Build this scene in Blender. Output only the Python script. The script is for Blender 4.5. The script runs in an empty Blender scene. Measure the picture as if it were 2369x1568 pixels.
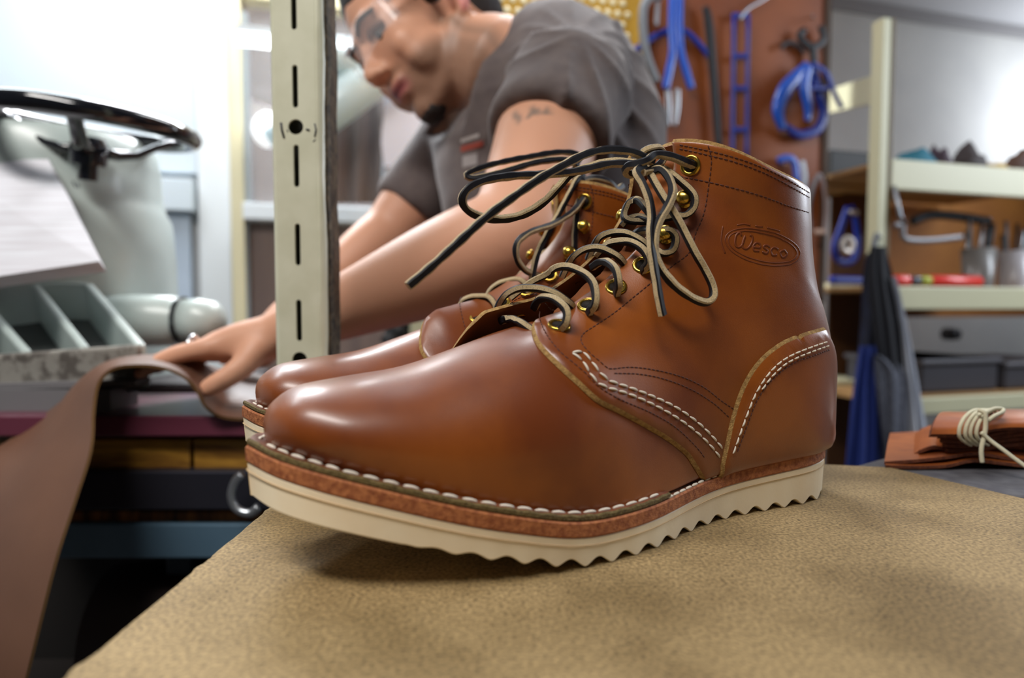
import bpy, bmesh, math, random
import numpy as np
from mathutils import Vector, Matrix, noise
from mathutils.bvhtree import BVHTree
from mathutils.geometry import delaunay_2d_cdt
random.seed(7)
PI = math.pi
C = bpy.context.scene.collection
sc = bpy.context.scene

# ------------------------------------------------------------------ camera
F_PX, PITCH, CAM_H = 1500.0, 0.0512, 0.1101
cam_d = bpy.data.cameras.new('camera'); cam = bpy.data.objects.new('camera', cam_d); C.objects.link(cam)
cam.location = (0, 0, CAM_H); cam.rotation_euler = (PI/2 - PITCH, 0, 0)
cam_d.sensor_width = 36; cam_d.lens = F_PX/2369*36; cam_d.clip_start = 0.01; cam_d.clip_end = 50
cam_d.dof.use_dof = True; cam_d.dof.focus_distance = 0.335; cam_d.dof.aperture_fstop = 4.6
sc.camera = cam
# ------------------------------------------------------------------ light and exposure
sc.view_settings.view_transform = 'Standard'; sc.view_settings.look = 'None'
sc.view_settings.exposure = 0.0; sc.view_settings.gamma = 1.0; sc.view_settings.use_curve_mapping = False
world = bpy.data.worlds.new('world'); sc.world = world; world.use_nodes = True
bg = world.node_tree.nodes['Background']; bg.inputs[0].default_value = (0.75, 0.86, 1.0, 1); bg.inputs[1].default_value = 0.06
def area(name, loc, target, size, power, col=(1, 1, 1)):
    l = bpy.data.lights.new(name, 'AREA'); l.shape = 'RECTANGLE'; l.size, l.size_y = size; l.energy = power; l.color = col
    o = bpy.data.objects.new(name, l); C.objects.link(o); o.location = loc
    o.rotation_euler = (Vector(target) - Vector(loc)).to_track_quat('-Z', 'Y').to_euler(); return o
area('ceiling_tube_light', (0.12, 1.15, 1.44), (0.05, 0.4, 0), (0.25, 1.3), 20, (0.95, 0.97, 1.0))
area('ceiling_tube_light', (-0.55, -0.35, 1.44), (-0.1, 0.35, 0), (1.2, 0.25), 29, (1.0, 0.97, 0.93))
area('ceiling_tube_light', (-1.35, 1.7, 1.44), (-1.0, 1.6, 0), (1.2, 0.3), 14, (0.86, 0.95, 1.0))
area('ceiling_tube_light', (-0.45, 2.05, 1.42), (-0.05, 0.4, 0.1), (1.5, 0.12), 55, (0.92, 0.96, 1.0))
area('window_light', (2.3, 1.25, 0.95), (0.3, 0.4, 0.08), (0.6, 0.9), 30, (0.82, 0.90, 1.0))
bulb_d = bpy.data.lights.new('wall_lamp_bulb', 'POINT'); bulb_d.energy = 20; bulb_d.shadow_soft_size = .08; bulb_d.color = (.9, .95, 1)
bulb = bpy.data.objects.new('wall_lamp_bulb', bulb_d); C.objects.link(bulb); bulb.location = (2.75, 2.95, 0.98)

# ------------------------------------------------------------------ helpers
def cr(P, n=10):
    P = np.asarray(P, float); out = []
    for i in range(len(P)-1):
        p0 = P[max(i-1, 0)]; p1 = P[i]; p2 = P[i+1]; p3 = P[min(i+2, len(P)-1)]
        for k in range(n):
            t = k/n
            out.append(.5*((2*p1)+(-p0+p2)*t+(2*p0-5*p1+4*p2-p3)*t*t+(-p0+3*p1-3*p2+p3)*t**3))
    out.append(P[-1]); return np.array(out)
def resample(P, step=None, n=None):
    P = np.asarray(P, float); d = np.r_[0, np.cumsum(np.linalg.norm(np.diff(P[:, :3], axis=0), axis=1))]+np.arange(len(P))*1e-12
    if n is None: n = max(2, int(round(d[-1]/step))+1)
    q = np.linspace(0, d[-1], n)
    return np.column_stack([np.interp(q, d, P[:, k]) for k in range(P.shape[1])])
def ray_dir(x, y):
    c, s = math.cos(PITCH), math.sin(PITCH); u = -(y-784)/F_PX
    return np.array([(x-1184.5)/F_PX, c+s*u, c*u-s])
CAM = np.array([0, 0, CAM_H])
def at(x, y, d):            # point of the room seen at pixel x, y at distance d along the view axis
    return Vector(CAM+ray_dir(x, y)*d)
def atz(x, y, z):
    r = ray_dir(x, y); return Vector(CAM+r*((z-CAM_H)/r[2]))
def atY(x, y, Y):
    r = ray_dir(x, y); return Vector(CAM+r*(Y/r[1]))

def mat(name, col, rough=0.5, metal=0.0, spec=0.5, noise_amt=0.0, scale=20.0, col2=None, bump=0.0, bscale=200.0, coat=0.0, coat_r=0.2, sheen=0.0, emit=None, alpha=None, trans=0.0, stretch=None, rough2=None, detail=4.0, fac=(0.35, 0.65)):
    m = bpy.data.materials.new(name); m.use_nodes = True; nt = m.node_tree; N, L = nt.nodes, nt.links
    b = N['Principled BSDF']; b.inputs['Base Color'].default_value = (*col, 1); b.inputs['Roughness'].default_value = rough
    b.inputs['Metallic'].default_value = metal; b.inputs['Specular IOR Level'].default_value = spec
    b.inputs['Coat Weight'].default_value = coat; b.inputs['Coat Roughness'].default_value = coat_r
    b.inputs['Sheen Weight'].default_value = sheen; b.inputs['Transmission Weight'].default_value = trans
    if alpha is not None: b.inputs['Alpha'].default_value = alpha
    if emit: b.inputs['Emission Color'].default_value = (*emit[0], 1); b.inputs['Emission Strength'].default_value = emit[1]
    tc = N.new('ShaderNodeTexCoord'); mp = N.new('ShaderNodeMapping'); L.new(tc.outputs['Object'], mp.inputs[0])
    if stretch: mp.inputs['Scale'].default_value = stretch
    if col2 is not None:
        n = N.new('ShaderNodeTexNoise'); n.inputs['Scale'].default_value = scale; n.inputs['Detail'].default_value = detail; L.new(mp.outputs[0], n.inputs['Vector'])
        r = N.new('ShaderNodeValToRGB'); r.color_ramp.elements[0].position = fac[0]; r.color_ramp.elements[1].position = fac[1]
        r.color_ramp.elements[0].color = (*col, 1); r.color_ramp.elements[1].color = (*col2, 1)
        L.new(n.outputs[0], r.inputs[0]); L.new(r.outputs[0], b.inputs['Base Color'])
        if rough2 is not None:
            mr = N.new('ShaderNodeMapRange'); mr.inputs[3].default_value = rough; mr.inputs[4].default_value = rough2
            L.new(n.outputs[0], mr.inputs[0]); L.new(mr.outputs[0], b.inputs['Roughness'])
    if bump:
        n2 = N.new('ShaderNodeTexNoise'); n2.inputs['Scale'].default_value = bscale; n2.inputs['Detail'].default_value = 3; L.new(mp.outputs[0], n2.inputs['Vector'])
        bp = N.new('ShaderNodeBump'); bp.inputs['Strength'].default_value = bump; bp.inputs['Distance'].default_value = 0.001
        L.new(n2.outputs[0], bp.inputs['Height']); L.new(bp.outputs[0], b.inputs['Normal'])
    return m
def S(r, g, b):             # sRGB 0..255 to linear
    f = lambda c: (c/255/12.92) if c/255 <= 0.04045 else ((c/255+0.055)/1.055)**2.4
    return (f(r), f(g), f(b))

def link(name, verts, faces, m, parent=None, smooth=True, mats=None, idx=None, bevel=0, subsurf=0, angle=40, world_pos=True):
    me = bpy.data.meshes.new(name); me.from_pydata([tuple(map(float, v)) for v in verts], [], [tuple(f) for f in faces]); me.update()
    o = bpy.data.objects.new(name, me); C.objects.link(o)
    for mm in (mats or [m]): me.materials.append(mm)
    if idx is not None: me.polygons.foreach_set('material_index', idx)
    bm = bmesh.new(); bm.from_mesh(me); bmesh.ops.recalc_face_normals(bm, faces=bm.faces); bm.to_mesh(me); bm.free()
    if smooth:
        me.polygons.foreach_set('use_smooth', [True]*len(me.polygons))
        if smooth == 'auto': me.set_sharp_from_angle(angle=math.radians(angle))
    if bevel:
        b = o.modifiers.new('bevel', 'BEVEL'); b.width = bevel; b.segments = 2; b.limit_method = 'ANGLE'; b.angle_limit = math.radians(40)
    if subsurf:
        s = o.modifiers.new('sub', 'SUBSURF'); s.levels = subsurf; s.render_levels = subsurf
    if parent is not None:
        o.parent = parent
        if world_pos and parent.get('frame') != 'local':
            o.matrix_parent_inverse = mat_of(parent).inverted()
    return o
def mat_of(o):
    M = Matrix.Translation(o.location) @ o.rotation_euler.to_matrix().to_4x4()
    if o.parent: M = mat_of(o.parent) @ o.matrix_parent_inverse @ M
    return M
def thing(name, label, cat, loc=(0, 0, 0), rotz=0, group=None, local=False):
    o = bpy.data.objects.new(name, None); C.objects.link(o); o.location = loc; o.rotation_euler = (0, 0, rotz)
    o.empty_display_size = 0.02
    o['label'] = label; o['category'] = cat
    if group: o['group'] = group
    if local: o['frame'] = 'local'
    return o
def tag(o, label, cat, group=None, kind=None):
    o['label'] = label; o['category'] = cat
    if group: o['group'] = group
    if kind: o['kind'] = kind
    return o
def struct(o): o['kind'] = 'structure'; return o

class MB:                    # collects shapes into one mesh
    def __init__(s): s.v = []; s.f = []; s.i = []
    def add(s, v, f, mi=0):
        n = len(s.v); s.v += [tuple(map(float, p)) for p in v]; s.f += [tuple(int(a)+n for a in q) for q in f]; s.i += [mi]*len(f); return s
    def box(s, c, size, R=None, mi=0):
        x, y, z = [a/2 for a in size]
        v = [Vector((a, b, d)) for a in (-x, x) for b in (-y, y) for d in (-z, z)]
        if R is not None: v = [R @ p for p in v]
        v = [p+Vector(c) for p in v]
        return s.add(v, [(0, 1, 3, 2), (4, 6, 7, 5), (0, 4, 5, 1), (2, 3, 7, 6), (0, 2, 6, 4), (1, 5, 7, 3)], mi)
    def tube(s, P, r, n=10, closed=False, caps=True, mi=0, flat=1.0, up=None):
        P = [Vector(p) for p in P]; m = len(P)
        rr = r if hasattr(r, '__len__') else [r]*m
        T = []
        for i in range(m):
            a = P[(i-1) % m] if (closed or i > 0) else P[i]; b = P[(i+1) % m] if (closed or i < m-1) else P[i]
            T.append((b-a).normalized())
        u = Vector(up) if up is not None else (Vector((0, 0, 1)) if abs(T[0].z) < .9 else Vector((1, 0, 0)))
        u = (u-T[0]*u.dot(T[0])).normalized(); vs = []
        for i in range(m):
            u = (u-T[i]*u.dot(T[i])).normalized(); w = T[i].cross(u)
            for k in range(n):
                a = 2*PI*k/n; vs.append(P[i]+u*(math.cos(a)*rr[i]*flat)+w*(math.sin(a)*rr[i]))
        fs = []
        for i in range(m if closed else m-1):
            j = (i+1) % m
            for k in range(n): fs.append((i*n+k, i*n+(k+1) % n, j*n+(k+1) % n, j*n+k))
        if caps and not closed: fs += [tuple(range(n))[::-1], tuple(range((m-1)*n, m*n))]
        return s.add(vs, fs, mi)
    def lathe(s, prof, c, axis=(0, 0, 1), n=32, mi=0, caps=True):   # prof: (radius, height along axis)
        q = Vector((0, 0, 1)).rotation_difference(Vector(axis).normalized()); c = Vector(c); vs = []; m = len(prof)
        for r, h in prof:
            for k in range(n):
                a = 2*PI*k/n; vs.append(c+q @ Vector((r*math.cos(a), r*math.sin(a), h)))
        fs = [(i*n+k, i*n+(k+1) % n, (i+1)*n+(k+1) % n, (i+1)*n+k) for i in range(m-1) for k in range(n)]
        if caps: fs += [tuple(range(n))[::-1], tuple(range((m-1)*n, m*n))]
        return s.add(vs, fs, mi)
    def grid(s, G, mi=0, closed_u=False, closed_v=False):           # G[i][j] points
        m, n = len(G), len(G[0]); vs = [p for row in G for p in row]
        fs = [(i*n+j, i*n+(j+1) % n, ((i+1) % m)*n+(j+1) % n, ((i+1) % m)*n+j) for i in range(m if closed_u else m-1) for j in range(n if closed_v else n-1)]
        return s.add(vs, fs, mi)
    def prism(s, poly, ext, mi=0):                                   # poly: 3D loop, ext: extrusion vector
        n = len(poly); e = Vector(ext); p = [Vector(a) for a in poly]
        return s.add(p+[a+e for a in p], [tuple(range(n))[::-1], tuple(range(n, 2*n))]+[(k, (k+1) % n, n+(k+1) % n, n+k) for k in range(n)], mi)
    def build(s, name, m, parent=None, **k):
        mats = m if isinstance(m, list) else [m]
        return link(name, s.v, s.f, mats[0], parent, mats=mats, idx=s.i, **k)

# frame of the back wall, which recedes to the right
WS, W0 = 0.29, 2.55
WA = math.atan(WS); WE = Vector((math.cos(WA), math.sin(WA), 0)); WN = Vector((math.sin(WA), -math.cos(WA), 0)); WR = Matrix.Rotation(WA, 3, 'Z')
def wpt(x, y, off=0.0):      # point at distance off in front of the back wall
    r = ray_dir(x, y); t = (W0-off/math.cos(WA))/(r[1]-WS*r[0]); return Vector(CAM+r*t)
def wbox(mb, x0, y0, x1, y1, off, depth, mi=0):   # box parallel to the wall, its front face at distance off, reaching back by depth
    a, b = wpt(x0, (y0+y1)/2, off), wpt(x1, (y0+y1)/2, off); xm = (x0+x1)/2
    zt_, zb_ = wpt(xm, y0, off).z, wpt(xm, y1, off).z; c = (a+b)/2-WN*depth/2; c.z = (zt_+zb_)/2
    mb.box(c, ((b-a).length, depth, zt_-zb_), WR, mi); return c
FLOOR, CEIL = -0.90, 1.476
def ellipsoid(mb, c, r, R=None, n=20, m=12, mi=0):
    G = []
    for i in range(m+1):
        a = PI*i/m; row = []
        for j in range(n):
            b = 2*PI*j/n; p = Vector((r[0]*math.sin(a)*math.cos(b), r[1]*math.sin(a)*math.sin(b), r[2]*math.cos(a)))
            row.append(Vector(c)+(R @ p if R is not None else p))
        G.append(row)
    mb.grid(G, mi, closed_v=True)
def limb(mb, pts, n=16):     # pts: (point, radius) tapered limb with round ends
    P = resample(cr([(*p, r) for p, r in pts], 8), 0.008)
    P3 = [Vector(q[:3]) for q in P]; R = [q[3] for q in P]
    d0 = (P3[0]-P3[1]).normalized(); d1 = (P3[-1]-P3[-2]).normalized()
    a = [(P3[0]+d0*R[0]*math.sin(t), R[0]*math.cos(t)) for t in (1.45, 1.1, .7, .35)]; b = [(P3[-1]+d1*R[-1]*math.sin(t), R[-1]*math.cos(t)) for t in (.35, .7, 1.1, 1.45)]
    mb.tube([x[0] for x in a]+P3+[x[0] for x in b], [x[1] for x in a]+R+[x[1] for x in b], n=n)
def fuse(name, mb, m, parent, voxel, it=8, disp=None, tint=None):
    """one continuous surface out of overlapping volumes"""
    o = mb.build(name, m, parent)
    bm = bmesh.new(); bm.from_mesh(o.data); bmesh.ops.remove_doubles(bm, verts=bm.verts, dist=1e-6); bmesh.ops.recalc_face_normals(bm, faces=bm.faces); bm.to_mesh(o.data); bm.free()
    r = o.modifiers.new('r', 'REMESH'); r.mode = 'VOXEL'; r.voxel_size = voxel
    s = o.modifiers.new('s', 'SMOOTH'); s.iterations = it; s.factor = .5
    dg = bpy.context.evaluated_depsgraph_get(); dg.update()
    me = bpy.data.meshes.new_from_object(o.evaluated_get(dg)); o.modifiers.clear(); o.data = me; me.name = name
    n = len(me.vertices); co = np.empty(n*3); me.vertices.foreach_get('co', co); co = co.reshape(-1, 3)
    if disp is not None:
        no = np.empty(n*3); me.vertices.foreach_get('normal', no); no = no.reshape(-1, 3); co = co+no*disp(co, no)[:, None]
        me.vertices.foreach_set('co', co.ravel())
    if tint is not None:
        at_ = me.color_attributes.new('tint', 'FLOAT_COLOR', 'POINT'); at_.data.foreach_set('color', np.column_stack([tint(co), np.ones(n)]).ravel())
    me.polygons.foreach_set('use_smooth', [True]*len(me.polygons)); me.update()
    return o
# ------------------------------------------------------------------ room
m_wall = mat('painted_wall', S(208, 208, 206), .7, col2=S(196, 196, 196), scale=3)
m_ceil = mat('ceiling_paint', S(196, 196, 200), .8)
m_floor = mat('concrete_floor', S(70, 64, 60), .8, col2=S(52, 48, 46), scale=6)
m_trim = mat('cream_trim', S(226, 216, 178), .5)
def wquad(x0, x1, z0, z1, off=0.0, th_=.05):    # slab parallel to the wall between two distances along it
    c = Vector((0, W0, 0))+WE*((x0+x1)/2)+WN*(off-th_/2); c.z = (z0+z1)/2; return c, (x1-x0, th_, z1-z0)
mb = MB(); c, sz = wquad(-3.6, 4.2, FLOOR, CEIL+.02); mb.box(c, sz, WR); struct(mb.build('wall_back', m_wall, smooth=False))
mb = MB(); mb.box((.6, 1.2, FLOOR-.025), (7.6, 7.0, .05)); struct(mb.build('floor', m_floor, smooth=False))
mb = MB(); mb.box((.6, 2.6, CEIL+.025), (7.6, 4.2, .05)); struct(mb.build('ceiling', m_ceil, smooth=False))
mb = MB(); c, sz = wquad(1.0, 4.0, CEIL-.05, CEIL, .03, .03); mb.box(c, sz, WR); struct(mb.build('trim_1', mat('grey_trim', S(150, 148, 150), .6), smooth=False))
mb = MB(); mb.box((-3.0, 1.0, (FLOOR+CEIL)/2), (.05, 3.0, CEIL-FLOOR)); struct(mb.build('wall_left', m_wall, smooth=False))
# cream frame post, header and the glazed booth behind it
mb = MB(); wbox(mb, 532, -260, 562, 1100, .22, .10); struct(mb.build('trim_2', m_trim, smooth=False, bevel=.004))
mb = MB(); wbox(mb, 562, -30, 1090, 26, .20, .08); struct(mb.build('trim_3', m_trim, smooth=False, bevel=.004))
m_sill = mat('white_sill', S(236, 242, 246), .4)
win = thing('window_1', 'booth window', 'window', wpt(720, 470, .16)); del win['label'], win['category']; struct(win)
mb = MB(); wbox(mb, 560, 474, 890, 512, .22, .14); mb.build('window_sill', m_sill, win, smooth=False, bevel=.004)
mb = MB(); wbox(mb, 562, 26, 576, 474, .19, .05); wbox(mb, 876, 26, 890, 474, .19, .05); mb.build('window_frame', mat('grey_frame', S(150, 158, 164), .4), win, smooth=False)
m_pane = mat('window_glass', (1, 1, 1), .02, alpha=.12, spec=.5)
mb = MB(); wbox(mb, 574, 26, 880, 474, .175, .004); mb.build('window_pane', m_pane, win, smooth=False)
m_taupe = mat('taupe_panel', S(132, 112, 104), .6, col2=S(108, 92, 88), scale=3, stretch=(6, 6, .4))
mb = MB(); wbox(mb, 566, 514, 892, 1000, .15, .13); struct(mb.build('trim_4', m_taupe, smooth=False))
mb = MB(); wbox(mb, 562, 20, 1100, 480, .03, .02); struct(mb.build('trim_5', m_taupe, smooth=False))
mb = MB(); wbox(mb, 562, 512, 578, 1000, .19, .03); struct(mb.build('trim_6', mat('blue_grey_frame', S(150, 162, 172), .4), smooth=False))
# white panelling of the left wall
m_pan = mat('white_panel', S(220, 230, 238), .45)
mb = MB(); wbox(mb, -60, -300, 446, 388, .05, .04); struct(mb.build('trim_7', m_pan, smooth=False, bevel=.003))
mb = MB(); wbox(mb, 456, -300, 530, 1000, .05, .04); struct(mb.build('trim_8', mat('bright_panel', S(240, 244, 248), .45), smooth=False, bevel=.003))
mb = MB(); wbox(mb, -60, 400, 446, 478, .09, .08); struct(mb.build('trim_9', m_pan, smooth=False, bevel=.004))
mb = MB(); wbox(mb, -60, 486, 446, 1100, .04, .03); struct(mb.build('trim_10', mat('pale_blue_panel', S(196, 210, 228), .5), smooth=False))
# ------------------------------------------------------------------ materials of the boots
M = {}
M['leather'] = mat('boot_leather', S(150, 78, 10), 0.40, col2=S(112, 50, 5), scale=16, bump=0.09, bscale=1800, coat=0.5, coat_r=0.24, spec=0.5, detail=8)
M['raw_edge'] = mat('raw_leather_edge', S(172, 136, 80), 0.9, col2=S(132, 98, 52), scale=500, bump=0.6, bscale=1500)
M['tongue'] = mat('tongue_leather', S(150, 84, 30), 0.62, col2=S(120, 62, 20), scale=60, bump=0.15, bscale=600, spec=.3)
M['lining'] = mat('boot_lining', S(120, 72, 32), 0.8)
M['midsole'] = mat('midsole_leather', S(184, 114, 66), 0.75, col2=S(136, 72, 36), scale=420, bump=0.5, bscale=1400, detail=6)
M['welt_edge'] = mat('welt_edge', S(118, 100, 58), 0.9, col2=S(84, 68, 34), scale=700, bump=0.8, bscale=1200)
M['welt_top'] = mat('welt_leather', S(120, 68, 40), 0.6, col2=S(92, 48, 28), scale=150)
M['cream'] = mat('cream_crepe_sole', S(252, 238, 208), 0.62, col2=S(246, 226, 192), scale=25, bump=0.06, bscale=500)
M['white_thread'] = mat('white_thread', S(222, 212, 196), 0.8, bump=0.3, bscale=2500)
M['dark_thread'] = mat('dark_thread', S(74, 34, 22), 0.7)
M['brass'] = mat('brass', S(196, 160, 70), 0.25, metal=1.0)
M['lace_dark'] = mat('lace_dark_face', S(24, 22, 28), 0.55, col2=S(14, 13, 20), scale=300, spec=.3)
M['lace_tan'] = mat('lace_raw_side', S(206, 180, 134), 0.95, col2=S(100, 84, 62), scale=1500, bump=.8, bscale=3500, sheen=0.3, fac=(0.5, 0.8), detail=6)
M['emboss'] = mat('embossed_leather', S(112, 52, 14), .5)

# ------------------------------------------------------------------ boot shape (u heel to toe, v outer side +, w up)
BX, BY, YAW = 0.1885, 0.4016, 0.445
ROT = PI+YAW
Tv = np.array([math.cos(ROT), math.sin(ROT), 0]); Lv = np.array([-math.sin(ROT), math.cos(ROT), 0])
def to_local(p):
    d = np.asarray(p, float)-np.array([BX, BY, 0]); return np.array([d@Tv, d@Lv, d[2]])
def dir_local(d): return np.array([d@Tv, d@Lv, d[2]])
CL = to_local(CAM)
def onv(x, y, v):           # boot-frame point on the plane v seen at pixel x, y
    r = dir_local(ray_dir(x, y)); return CL+r*((v-CL[1])/r[1])
lat_pts = [[0.0018, 0.0], [0.0068, 0.0127], [0.0145, 0.0213], [0.0316, 0.0315], [0.0619, 0.032], [0.103, 0.0325], [0.1335, 0.0405], [0.1627, 0.0511], [0.1935, 0.0555], [0.2213, 0.0560], [0.2471, 0.0534], [0.2733, 0.0472], [0.2968, 0.0394], [0.3174, 0.0255], [0.3287, 0.0008]]
med_pts = [[0.0018, 0.0], [0.0068, -0.0127], [0.0145, -0.0213], [0.0316, -0.0315], [0.0619, -0.033], [0.103, -0.031], [0.145, -0.033], [0.175, -0.040], [0.206, -0.047], [0.237, -0.0485], [0.2678, -0.0464], [0.2958, -0.0421], [0.3197, -0.0265], [0.3287, 0.0008]]
def edge_fn(pts):
    P = cr(pts, 30)
    u = np.maximum.accumulate(P[:, 0]); u = u+np.arange(len(u))*1e-9
    X = np.linspace(u[0], u[-1], 1200); Y = np.interp(X, u, P[:, 1]); k = np.hanning(191); k /= k.sum()
    Z = np.convolve(np.pad(Y, 95, mode='reflect', reflect_type='odd'), k, 'valid')
    e = np.clip(np.minimum(X-X[0], X[-1]-X)/.03, 0, 1); Y = Y*(1-e)+Z*e
    return lambda x: np.interp(x, X, Y) if True else None
VL, VM = edge_fn(lat_pts), edge_fn(med_pts)
ZB = cr([[-.01, 0], [0, 0], [.19, 0], [.215, .004], [.24, .0094], [.265, .0161], [.29, .0232], [.33, .0333]], 12)
TH = cr([[-.01, .0303], [0, .0302], [.08, .026], [.16, .0208], [.24, .0192], [.33, .0209]], 12)
_zx = np.linspace(-.01, .33, 900); _zk = np.hanning(161)/np.hanning(161).sum()
_zy = np.convolve(np.pad(np.interp(_zx, ZB[:, 0], ZB[:, 1]), 80, mode='reflect', reflect_type='odd'), _zk, 'valid')
zb = lambda u: np.interp(u, _zx, _zy); th = lambda u: np.interp(u, TH[:, 0], TH[:, 1])
zt = lambda u: zb(u)+th(u)

# stations:  B u,w | R u,w | Vb lateral, medial | Vm lateral, medial | tc | thc | n | m | sag
def feather(u):
    ins = np.interp(u, [0, .03, .12, .2, .28, .33], [.003, .003, .003, .006, .0085, .009])
    return VL(u)-ins, VM(u)+ins
ST = []
def st(bu, bw, ru, rw, vb=None, vm=None, tc=.2, thc=.8, n=2.3, m=2.1, sag=0., cv=0.):
    if vb is None:
        a, b = feather(bu); vb = (a, -b)
    ST.append([bu, bw, ru, rw, vb[0], vb[1], vm[0] if vm else vb[0]*1.03, vm[1] if vm else vb[1]*1.03, tc, thc, n, m, sag, cv])
z2 = lambda u: float(zt(u))+.0015
tip = 0.3195
st(tip, z2(tip), tip+.0005, z2(tip)+.001, (0.0005, .0005), (0.0006, .0006), cv=.0)
st(.3175, z2(.3175), .3212, .0575, (.0075, .009), (.0085, .010), .25, .78, 2.2, 2.2)
st(.3105, z2(.3105), .3210, .0640, (.0175, .0205), (.0190, .0215), .25, .78, 2.2, 2.2)
st(.299, z2(.299), .3175, .0700, (.0280, .0295), (.0300, .0310), .25, .78, 2.25, 2.2)
st(.285, z2(.285), .3075, .0762, (.0350, .0345), (.0375, .0365), .25, .78, 2.3, 2.2)
st(.268, z2(.268), .2880, .0795, None, (.0425, .0395), .25, .78, 2.3, 2.15)
st(.248, z2(.248), .2620, .0830, None, (.0468, .0415), .25, .78, 2.2, 2.1)
st(.224, z2(.224), .2370, .0905, None, (.0500, .0425), .27, .78, 2.25, 2.0)
st(.198, z2(.198), .2170, .0972, None, (.0505, .0415), .28, .77, 2.5, 1.95)
st(.172, z2(.172), .2010, .1015, None, (.0475, .0380), .28, .76, 2.7, 1.95)
st(.145, z2(.145), .1860, .1055, None, (.0415, .0345), .30, .75, 2.8, 1.95)
st(.118, z2(.118), .1725, .1130, None, (.0365, .0325), .32, .73, 2.8, 1.95)
st(.090, z2(.090), .1600, .1215, None, (.0345, .0330), .34, .70, 2.8, 1.95)
st(.060, z2(.060), .1500, .1300, None, (.0345, .0335), .37, .66, 2.8, 1.95)
st(.034, z2(.034), .1410, .1390, (.0285, .0285), (.0345, .0335), .40, .62, 2.8, 2.0)
st(.016, z2(.016), .1340, .1480, (.0195, .0195), (.0345, .0335), .42, .58, 2.8, 2.0)
st(.0060, z2(.006)+.001, .1280, .1570, (.0060, .0060), (.0345, .0335), .44, .55, 2.85, 2.05)
st(.0025, .050, .1245, .1640, (.0003, .0003), (.0345, .0335), .45, .53, 2.9, 2.1, .001)
st(.0030, .070, .1220, .1700, (.0003, .0003), (.0342, .0335), .46, .52, 2.9, 2.1, .002)
st(.0085, .090, .1205, .1755, (.0003, .0003), (.0340, .0335), .47, .52, 2.9, 2.1, .003)
st(.0175, .108, .1195, .1800, (.0003, .0003), (.0345, .0340), .48, .52, 2.9, 2.1, .004)
st(.0240, .129, .1190, .1845, (.0003, .0003), (.0355, .0350), .49, .51, 2.9, 2.1, .005)
st(.0275, .151, .1195, .1895, (.0003, .0003), (.0368, .0362), .50, .51, 2.9, 2.1, .006)
st(.0300, .1735, .1210, .1955, (.0003, .0003), (.0378, .0372), .50, .51, 2.9, 2.1, .007)
ST = np.array(ST); NS = len(ST)
STD = cr(ST, 24); SQ = np.linspace(0, 1, len(STD))
def body(s, th_, off=0.0):
    s = np.clip(np.asarray(s, float), 0, 1); th_ = np.asarray(th_, float)
    q = [np.interp(s, SQ, STD[:, k]) for k in range(STD.shape[1])]
    bu, bw, ru, rw, vbl, vbm, vml, vmm, tc, thc, n, m, sag, cv = q
    a = np.clip(np.abs(th_), 0, 1); latl = th_ >= 0
    vb = np.where(latl, vbl, vbm); vm = np.where(latl, vml, vmm)
    up = a <= thc
    al = np.clip(a/thc, 0, 1)*PI/2
    x = np.clip(np.cos(al), 1e-9, 1)**(2/n); t1 = tc+(1-tc)*x; v1 = vm*np.clip(np.sin(al), 0, 1)**(2/m)
    be = np.clip((a-thc)/(1-thc), 0, 1)*PI/2
    t2 = tc*(1-np.sin(be)); v2 = vb+(vm-vb)*np.cos(be)
    t = np.where(up, t1, t2); v = np.where(up, v1, v2)*np.where(latl, 1, -1)
    u = bu+(ru-bu)*t; w = bw+(rw-bw)*t-sag*np.sin(PI*t)
    return np.stack([u, v+cv, w], -1)
def bnormal(s, t):
    e = 1e-3
    a = body(np.minimum(s+e, 1), t)-body(np.maximum(s-e, 0), t); b = body(s, np.minimum(t+e, 1))-body(s, np.maximum(t-e, -1))
    n = np.cross(a, b); n /= np.linalg.norm(n, axis=-1, keepdims=True)+1e-12
    return -n if False else n
_s = np.linspace(0, 1, 260); _t = np.linspace(-1, 1, 161)
GS, GT = np.meshgrid(_s, _t, indexing='ij'); GP = body(GS, GT)
# orient the normal outwards
_tn = bnormal(np.array([.4]), np.array([.5]))[0]; NSIGN = 1.0 if _tn[1] > 0 else -1.0
def nrm(s, t): return bnormal(np.asarray(s, float), np.asarray(t, float))*NSIGN
_bv = [tuple(p) for p in GP.reshape(-1, 3)]; _bf = []
for i in range(259):
    for j in range(160): _bf.append((i*161+j, i*161+j+1, (i+1)*161+j+1, (i+1)*161+j))
BODY_BVH = BVHTree.FromPolygons(_bv, _bf)
def st_of_px(x, y):         # pixel -> (s, theta) on the near boot
    d = dir_local(ray_dir(x, y)); h, n, i, dist = BODY_BVH.ray_cast(Vector(CL), Vector(d).normalized())
    if h is None:
        best = None
        for k in np.linspace(.2, .55, 60):
            p = CL+d*k; hh, nn, ii, dd = BODY_BVH.find_nearest(Vector(p))
            if best is None or dd < best[0]: best = (dd, hh, ii)
        h, i = best[1], best[2]
    a, b = divmod(i, 160); best = None
    s0, s1, t0, t1 = _s[a], _s[a+1], _t[b], _t[b+1]
    g = np.array([(s0+(s1-s0)*p, t0+(t1-t0)*q) for p in np.linspace(0, 1, 6) for q in np.linspace(0, 1, 6)])
    for k in range(3):
        D = np.linalg.norm(body(g[:, 0], g[:, 1])-np.array(h), axis=1); bs_, bt_ = g[np.argmin(D)]
        ds_, dt_ = (s1-s0)/5**(k+1), (t1-t0)/5**(k+1)
        g = np.array([(bs_+p*ds_, bt_+q*dt_) for p in np.linspace(-.6, .6, 7) for q in np.linspace(-.6, .6, 7)]); g[:, 0] = np.clip(g[:, 0], 0, 1)
    return (bs_, bt_)
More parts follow.
